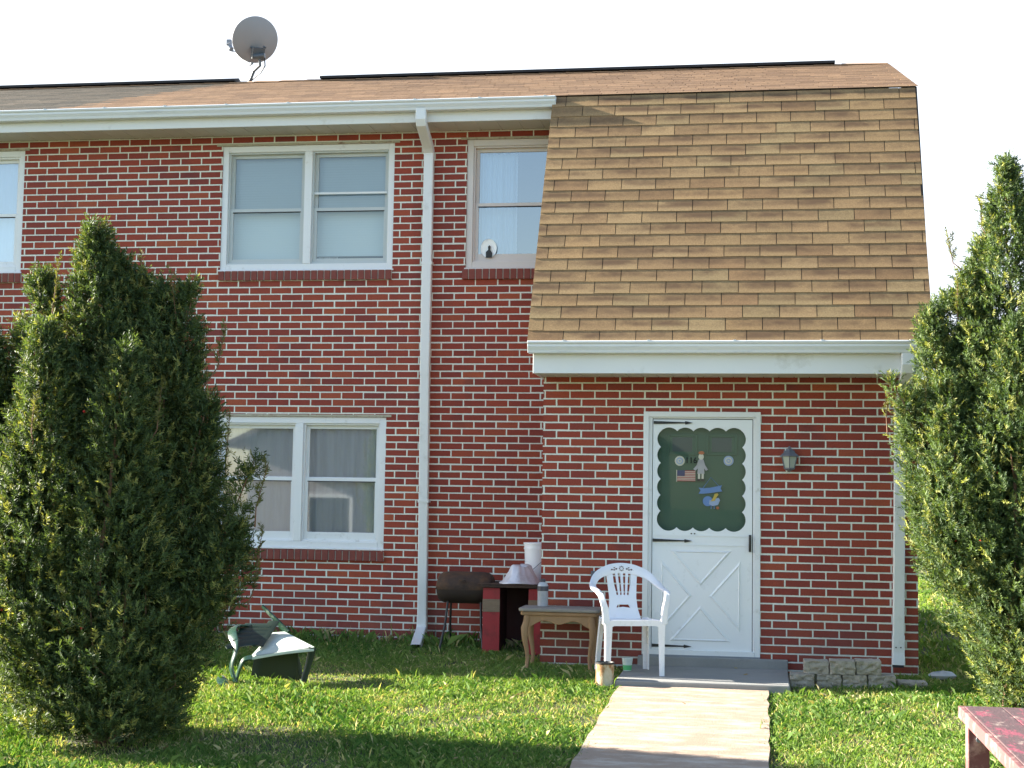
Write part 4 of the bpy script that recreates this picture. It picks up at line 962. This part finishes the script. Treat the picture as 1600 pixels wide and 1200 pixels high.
# ------------------------------------------------------------------ yews
def sprigs(centers, dirs, length, tints, nn=14, nl=.032, nw=.0072):
    """shoots set with flat needles: arrays of triangles"""
    n = len(centers); D_ = dirs/np.linalg.norm(dirs, axis=1, keepdims=True)
    ref = np.where(np.abs(D_[:, 2:3]) < .9, np.array([[0, 0, 1.]]), np.array([[1., 0, 0]]))
    A_ = np.cross(D_, ref); A_ /= np.linalg.norm(A_, axis=1, keepdims=True); B_ = np.cross(D_, A_)
    k = np.arange(nn); t = (k+.5)/nn
    roll = RNG.uniform(0, 6.28, (n, 1)); ang = roll+np.where(k % 2, 0, math.pi)[None]+RNG.uniform(-.9, .9, (n, nn))
    lat = A_[:, None]*np.cos(ang)[..., None]+B_[:, None]*np.sin(ang)[..., None]
    nd = lat*.85+D_[:, None]*(.45+.5*t)[None, :, None]; nd /= np.linalg.norm(nd, axis=2, keepdims=True)
    p0 = centers[:, None]+D_[:, None]*(length[:, None]*t[None])[..., None]
    sd = np.cross(nd, D_[:, None]+RNG.normal(0, .5, (n, nn, 3))); sd /= np.linalg.norm(sd, axis=2, keepdims=True)
    ln = nl*(1-.45*np.abs(t-.4))[None, :, None]*RNG.uniform(.8, 1.2, (n, nn, 1))
    V = np.stack([p0-sd*nw/2, p0+sd*nw/2, p0+nd*ln*.6+sd*nw*.45, p0+nd*ln, p0+nd*ln*.6-sd*nw*.45], axis=2).reshape(-1, 3)
    F_ = np.arange(len(V))
    T = np.repeat(tints, nn*5, axis=0)*RNG.uniform(.8, 1.2, (n*nn, 1)).repeat(5, axis=0)
    return V, F_, T
def yew(root_name, label, base, lobes, n_sprigs, seed, berries=0, tone=(1, 1, 1)):
    global RNG
    RNG = np.random.default_rng(seed); rnd = random.Random(seed)
    t = thing(root_name, label, 'shrub', base, 0, None)
    bx_, by_, bz_ = base; Cn_, Dn_, Ln_, Tn_ = [], [], [], []; stems = []
    vol = np.array([l[3]*l[4] for l in lobes]); vol = vol/vol.sum()
    for (x0, y0, x1y1z, rad, hgt, z0), p in zip([(l[0], l[1], l[2], l[3], l[4], l[5]) for l in lobes], vol):
        n = int(n_sprigs*p); x1, y1, z1 = x1y1z
        s_ = RNG.beta(1.25, 1.15, n)                                  # along the lobe
        prof = np.power(np.sin(np.pi*np.clip(.10+.90*s_, 0, 1)**.62), .75)*rad
        # clumps: knots of dense growth round the lobe, so gaps and dark pockets stay
        q = RNG.uniform(0, 2*np.pi, n); cl = .72+.34*np.sin(q*3+s_*9+x0*7)*np.sin(s_*17+q*2+y0*5)
        rr = prof*np.sqrt(RNG.uniform(.25, 1.0, n))*np.clip(cl+.22, .55, 1.16)
        axx = x0+(x1-x0)*s_; axy = y0+(y1-y0)*s_; axz = z0+(z1-z0)*s_
        c = np.c_[axx+rr*np.cos(q), axy+rr*np.sin(q), axz+RNG.normal(0, .02, n)]
        d = np.c_[np.cos(q)*.75, np.sin(q)*.75, np.full(n, .75)]+RNG.normal(0, .38, (n, 3))
        keep = (np.sin(c[:, 0]*11+seed)*np.sin(c[:, 1]*10+1)*np.sin(c[:, 2]*9+2) > -.6) & (c[:, 2]+base[2] > g(base[1])+.03)
        c, d = c[keep], d[keep]; n = len(c)
        outer = (rr/np.maximum(prof, .02))[keep]
        a_ = np.array([.025, .050, .022]); b_ = np.array([.088, .130, .050]); e_ = np.array([.22, .24, .085])
        mixv = RNG.uniform(0, 1, n)
        tn = a_+(b_-a_)*np.clip(mixv, 0, 1)[:, None]; tip = RNG.uniform(0, 1, n) < .14; tn[tip] = e_*RNG.uniform(.7, 1.1, (tip.sum(), 1))
        Cn_.append(c); Dn_.append(d); Ln_.append(RNG.uniform(.06, .13, n)); Tn_.append(tn)
        # leaders standing out above each lobe
        for k in range(1 if rad < .25 else int(rad*9)):
            sx = rnd.gauss(0, rad*.42); sy = rnd.gauss(0, rad*.42); hh = rnd.uniform(.18, .40)
            top = np.array([x1+sx, y1+sy, z1-.24-1.3*math.hypot(sx, sy)])
            mm = 10; st = np.linspace(0, 1, mm)
            lead = np.array([rnd.gauss(0, .03), rnd.gauss(0, .03), hh]); stems.append((top-np.array([sx*.4, sy*.4, .12]), top, top+lead))
            cc = top+np.outer(st, lead)
            Cn_.append(cc); Dn_.append(np.c_[RNG.normal(0, .35, (mm, 2)), np.ones(mm)]); Ln_.append(np.full(mm, .06)); Tn_.append(np.tile((.11, .12, .045), (mm, 1)))
    V, F_, T_ = sprigs(np.concatenate(Cn_), np.concatenate(Dn_), np.concatenate(Ln_), np.concatenate(Tn_)*np.array(tone))
    np_mesh('crown', V, F_, 5, MT['leaf'], T_, t)
    m = MB(); 
    for l in lobes:
        if l[3] < .15 or l[5] > .65: m.tube([(l[0]*.6, l[1]*.6, l[5]-.15), tuple((a_+b_)/2 for a_, b_ in zip((l[0], l[1], l[5]), l[2])), l[2]], [.008, .006, .003], 6); continue
        x1, y1, z1 = l[2]; sx, sy = rnd.gauss(0, .05), rnd.gauss(0, .05)
        pts = []; rad = []
        for k in range(9):
            s_ = k/8; pts.append((sx*(1-s_)+l[0]*(s_**1.2)*(1-s_)*1.9+x1*s_*s_+rnd.gauss(0, .012), sy+(l[1]+0)*min(1, s_*2)*(1-s_)+y1*s_, -.05+(z1-.05)*s_)); rad.append(.02*(1-s_)+.004)
        m.tube(pts, rad, 7)
        for k in range(int(14*l[4])):                                # side twigs
            s_ = rnd.uniform(.12, .9); i = int(s_*8); p = Vector(pts[i]); q = rnd.uniform(0, 6.28); rr = l[3]*rnd.uniform(.45, .85)*math.sin(math.pi*min(1, .15+.85*s_)**.7)
            m.tube([p, p+Vector((math.cos(q)*rr*.5, math.sin(q)*rr*.5, rr*.3)), p+Vector((math.cos(q)*rr, math.sin(q)*rr, rr*.8))], [.009, .006, .003], 5, cap=False)
    for q_ in stems: m.tube(q_, [.006, .004, .002], 5, cap=False)
    m.build('trunk', MT['bark'], t)
    if berries:
        bm = MB(); bm.lathe([(.0005, -.009), (.007, -.006), (.0095, 0), (.007, .006), (.0005, .009)], seg=8); me = bm.mesh('berry'); me.materials.append(MT['berry'])
        allc = np.concatenate(Cn_)
        for k in range(berries):
            o = bpy.data.objects.new('berry', me); C.objects.link(o); o.parent = t
            ok = allc[(allc[:, 1] < -.15)]; p = ok[RNG.integers(len(ok))]; o.location = (p[0], p[1]-.05, p[2]); 
    return t
lb = (-2.19, -5.05, g(-5.05)-.01)
# lobe: axis foot x,y ; top (x,y,z) ; radius ; weight ; foot z      (relative to the shrub's base)
yew('yew_shrub', 'broad dark green yew with many upright stems at the left', lb, [
    (-.10, -.05, (-.16, 0, 3.28), .40, 1.4, .25), (.16, .08, (.10, .08, 2.98), .40, 1.3, .25), (.36, .0, (.46, .05, 2.92), .27, 1.0, .5),
    (-.42, .05, (-.55, .05, 2.98), .38, 1.2, .3), (-.62, -.1, (-.88, -.05, 2.62), .32, 1.1, .55), (.44, -.05, (.64, 0, 2.15), .26, .8, .45),
    (-.25, -.30, (-.35, -.30, 2.6), .40, 1.1, .1), (.18, -.34, (.24, -.32, 2.45), .38, 1.1, .1), (.55, -.1, (1.00, -.1, 1.80), .13, .3, .65), (.58, .0, (.88, -.05, 1.35), .22, .45, .72),
    (-.46, -.05, (-.90, 0, 1.75), .34, 1.0, .60), (.02, -.1, (0, -.1, 1.3), .50, 1.4, -.06), (-.18, -.2, (-.50, -.2, 1.6), .38, 1.0, .18), (.18, -.15, (.32, -.15, 1.3), .36, .9, -.02),
    (0, .12, (0, .15, 2.75), .50, 1.3, .2), (-.35, .12, (-.45, .15, 2.7), .42, 1.2, .25), (.30, .12, (.42, .15, 2.4), .36, .9, .3), (-.5, -.1, (-.90, -.1, 2.2), .34, 1.0, .85), (0, .02, (-.03, .05, 3.08), .36, 1.0, .9), (.26, .0, (.29, .05, 2.9), .30, .8, .9)], 64000, 5, 10, (1.2, 1.12, 1.0)).scale = (.973, .973, .973)
rb = (3.62, -2.62, g(-2.62))
yew('yew_shrub', 'tall narrow topped yew with red berries at the right by the house corner', rb, [
    (.02, .0, (-.02, 0, 3.93), .42, 1.5, .6), (-.10, .0, (-.17, .05, 3.35), .34, 1.0, .8), (-.3, .05, (-.42, .05, 2.95), .30, .8, .9), (-.20, -.05, (-.30, 0, 3.10), .33, 1.1, .5), (-.36, .0, (-.56, 0, 2.85), .26, .9, .9), (.32, .05, (.30, .05, 3.5), .40, 1.3, .4),
    (-.46, -.05, (-.72, -.05, 2.2), .22, .7, 1.05), (-.30, -.22, (-.48, -.22, 2.3), .32, .9, .75), (.05, -.30, (.0, -.28, 2.7), .44, 1.2, .2), (.45, -.2, (.55, -.2, 2.4), .46, 1.2, .1),
    (.12, -.05, (-.05, -.1, 1.5), .42, 1.1, .0), (.3, .25, (.3, .3, 2.6), .46, 1.0, .1), (-.58, -.15, (-.87, -.15, 2.33), .09, .12, 1.85), (.7, .1, (.8, .1, 2.9), .45, 1.1, .2), (.42, -.2, (.42, -.2, 1.5), .52, 1.3, -.1)], 50000, 9, 26, (1.36, 1.32, 1.2))

# far shrubs and trees beyond the house corner
def far_tree(base, h, wd, label, cat='tree', name='tree', n=1500, seed=3, col=(.05, .075, .025)):
    rng = np.random.default_rng(seed); t = thing(name, label, cat, base)
    pts = rng.normal(0, 1, (n, 3)); pts /= np.linalg.norm(pts, axis=1, keepdims=True); pts *= (rng.uniform(.3, 1, (n, 1))**.4)
    lump = 1+.22*np.sin(pts[:, :1]*5+seed)*np.sin(pts[:, 2:3]*6+1)
    c = pts*lump*np.array([wd/2, wd/2, h*.42])+np.array([0, 0, h*.56])
    s_ = rng.uniform(.10, .26, (n, 1))*wd/3; a_ = rng.normal(0, 1, (n, 3)); a_ /= np.linalg.norm(a_, axis=1, keepdims=True); b_ = np.cross(a_, rng.normal(0, 1, (n, 3))); b_ /= np.linalg.norm(b_, axis=1, keepdims=True)
    V = np.stack([c-a_*s_, c+b_*s_*.5, c+a_*s_, c-b_*s_*.5], axis=1).reshape(-1, 3)
    np_mesh('crown', V, np.arange(len(V)), 4, MT['leaf'], (np.array(col)*rng.uniform(.6, 1.6, (n, 1))).repeat(4, axis=0), t)
    m = MB(); m.tube([(0, 0, -.1), (.03, 0, h*.3), (0, .02, h*.6)], [.05*wd/2, .04*wd/2, .015*wd/2], 7); m.build('trunk', MT['bark'], t)
far_tree((5.3, 11.5, .07), 1.5, 2.4, 'low rounded dark shrub on the lawn beyond the house corner', 'shrub', 'shrub', 1900, 4, (.03, .05, .018))
far_tree((8.2, 20, .07), 2.2, 2.6, 'bushy green shrub farther behind the house corner', 'shrub', 'shrub', 1400, 6)

# ------------------------------------------------------------------ the house across the yard (seen mirrored in the panes)
H2 = thing('neighbour_house', 'pale sided gabled house across the yard behind the camera', 'house', (-7, -33, -1.0))
m = MB(); m.box(-6, 6, -4, 4, -.5, 4.2); m.add([(-6.0, 4.0, 4.2), (6, 4.0, 4.2), (0, 4.0, 7.0)], [(0, 1, 2)]); m.build('wall', MT['far_siding'], H2)
m = MB(); m.add([(-6.6, 4.6, 3.95), (0, 4.6, 7.15), (0, -4.5, 7.15), (-6.6, -4.5, 3.95), (6.6, 4.6, 3.95), (6.6, -4.5, 3.95)], [(0, 1, 2, 3), (1, 4, 5, 2)]); o = m.build('roof', MT['far_roof'], H2); s_ = o.modifiers.new('s', 'SOLIDIFY'); s_.thickness = .15
for x, z in ((-3.5, 1), (2.2, 1), (3.8, 1), (-1, 4.3)):
    m = MB(); ring(m, x-.7, x+.7, z-.1, z+1.5, .1, 4.0, 4.06); wd_ = m.build('window', MT['frame_white'], H2); m = MB(); m.box(x-.6, x+.6, 4.0, 4.03, z, z+1.4); m.build('pane', MT['dark_gap'], wd_)
m = MB(); m.box(-.5, .5, 4.0, 4.05, .3, 2.4); m.build('door', MT['frame_white'], H2)

# ------------------------------------------------------------------ grass
def grass(n, xr, yr, hmin, hmax, wd, seed, name, dens=None):
    rng = np.random.default_rng(seed)
    x = rng.uniform(*xr, n); y = rng.uniform(*yr, n)
    e = .008*np.sin(y*7)+.008*np.sin(y*17+1)+rng.normal(0, .028, n)
    bad = (x > .785+e) & (x < 1.875-e) & (y < -2.40)
    bad |= (x > .73) & (x < 2.07) & (y > -2.45) & (y < -1.2)
    bad |= (y > -.02) & (y < 6.1) & (x < 3.1); bad |= (x > -.01) & (x < 3.11) & (y > -1.24) & (y < .2)
    bad |= (x > 2.06) & (x < 2.87) & (y > -1.98) & (y < -1.2)
    bad |= (np.hypot(x+2.19, y+5.05) < .15+rng.uniform(0, .25, n)); bad |= (np.hypot(x-.664, y+2.37) < .07)
    # thin patches
    pn = np.sin(x*1.9+1.3)*np.sin(y*2.3+.4)+.6*np.sin(x*4.7+y*3.1)+.4*np.sin(x*9.3-y*7.7)
    bad |= (pn < -.75) & (rng.uniform(0, 1, n) < .6)
    bad |= (y > -1.0) & (rng.uniform(0, 1, n) < .35)
    x, y, pn = x[~bad], y[~bad], pn[~bad]; n = len(x)
    z = .07+.038*np.minimum(y, 0)-.02
    h = rng.uniform(hmin, hmax, n)*(1+.25*np.tanh(pn)); tall = rng.uniform(0, 1, n) < .02+.03*(np.sin(x*2.7+y*1.9) > .6); h[tall] *= rng.uniform(1.4, 2.1, tall.sum())
    q = rng.uniform(0, 6.28, n); lean = rng.uniform(.1, 1.0, n)*h; wv = wd*rng.uniform(.7, 1.3, n)
    dx, dy = np.cos(q), np.sin(q); px, py = -dy*wv/2, dx*wv/2; Z0 = np.zeros(n)
    P0 = np.c_[x, y, z]; L1 = np.c_[dx*lean*.35, dy*lean*.35, h*.6]; L2 = np.c_[dx*lean, dy*lean, h*(1-.25*lean/h)]
    W_ = np.c_[px, py, Z0]
    V = np.stack([P0-W_, P0+W_, P0+L1+W_*.8, P0+L2, P0+L1-W_*.8], axis=1).reshape(-1, 3)
    u = rng.uniform(0, 1, n); ga = np.array([.060, .150, .030]); gb = np.array([.235, .325, .088]); straw = np.array([.48, .44, .25])
    u = np.clip(u*.75+.22-.16*pn+.12*np.sin(x*.8-y*1.1), 0, 1.15); col = ga+(gb-ga)*u[:, None]; s_ = rng.uniform(0, 1, n) < (.09+.17*(pn < -.2)); col[s_] = straw*rng.uniform(.6, 1.2, (s_.sum(), 1))
    o = np_mesh(name, V, np.arange(len(V)), 5, MT['grass'], col.repeat(5, axis=0)); struct(o, 'stuff')
    tag(o, 'sunlit green lawn grass with straw coloured blades', 'grass'); return o
grass(420000, (-5.2, 4.6), (-7.4, 0), .020, .052, .0036, 21, 'lawn_grass')
grass(60000, (3.1, 9), (-1.5, 16), .04, .09, .014, 22, 'side_lawn_grass')['label'] = 'coarser lawn grass beyond the right corner of the house'
grass(60000, (-9, 8), (-13, -7.2), .03, .07, .008, 23, 'front_lawn_grass')['label'] = 'lawn grass in the near foreground by the red table'

def litter():
    rng = np.random.default_rng(5); n = 420
    x = rng.uniform(-4.5, 4.3, n); y = rng.uniform(-6.8, -.1, n)
    k = ~((x > -.05) & (x < 3.15) & (y > -1.3)) & ~((x > 2.06) & (x < 2.87) & (y > -1.98))
    x, y = x[k], y[k]; n = len(x); on = (x > .74) & (x < 2.05) & (y > -2.43)
    keep = ~((x > .72) & (x < 1.95)) | (rng.uniform(0, 1, n) < .12); x, y, on = x[keep], y[keep], on[keep]; n = len(x)
    z = .07+.038*np.minimum(y, 0)+np.where(on, 0.09, rng.uniform(.0, .025, n)); z = np.where(on, .040, z); z = np.where((x > .77) & (x < 1.89) & (y < -2.43), .07+.038*y+.023, z)
    q = rng.uniform(0, 6.28, n); L = rng.uniform(.010, .030, n); a = np.c_[np.cos(q), np.sin(q), rng.normal(0, .25, n)]; b = np.c_[-np.sin(q), np.cos(q), rng.normal(0, .3, n)]
    c = np.c_[x, y, z]; L = L[:, None]
    V = np.stack([c-a*L, c+b*L*.5+a*L*.1, c+a*L, c-b*L*.5+a*L*.1], axis=1).reshape(-1, 3)
    pal_ = np.array([(.22, .13, .06), (.34, .24, .11), (.15, .08, .04), (.42, .34, .20)])
    o = np_mesh('leaf_litter', V, np.arange(len(V)), 4, MT['grass'], pal_[rng.integers(0, 4, n)].repeat(4, axis=0)); struct(o, 'stuff'); tag(o, 'scattered small dry brown leaves on the lawn and path', 'dead leaves')
litter()
grass(2600, (-5, 3.1), (-.45, -.02), .07, .16, .005, 31, 'wall_grass')['label'] = 'longer uncut grass along the foot of the brick wall'
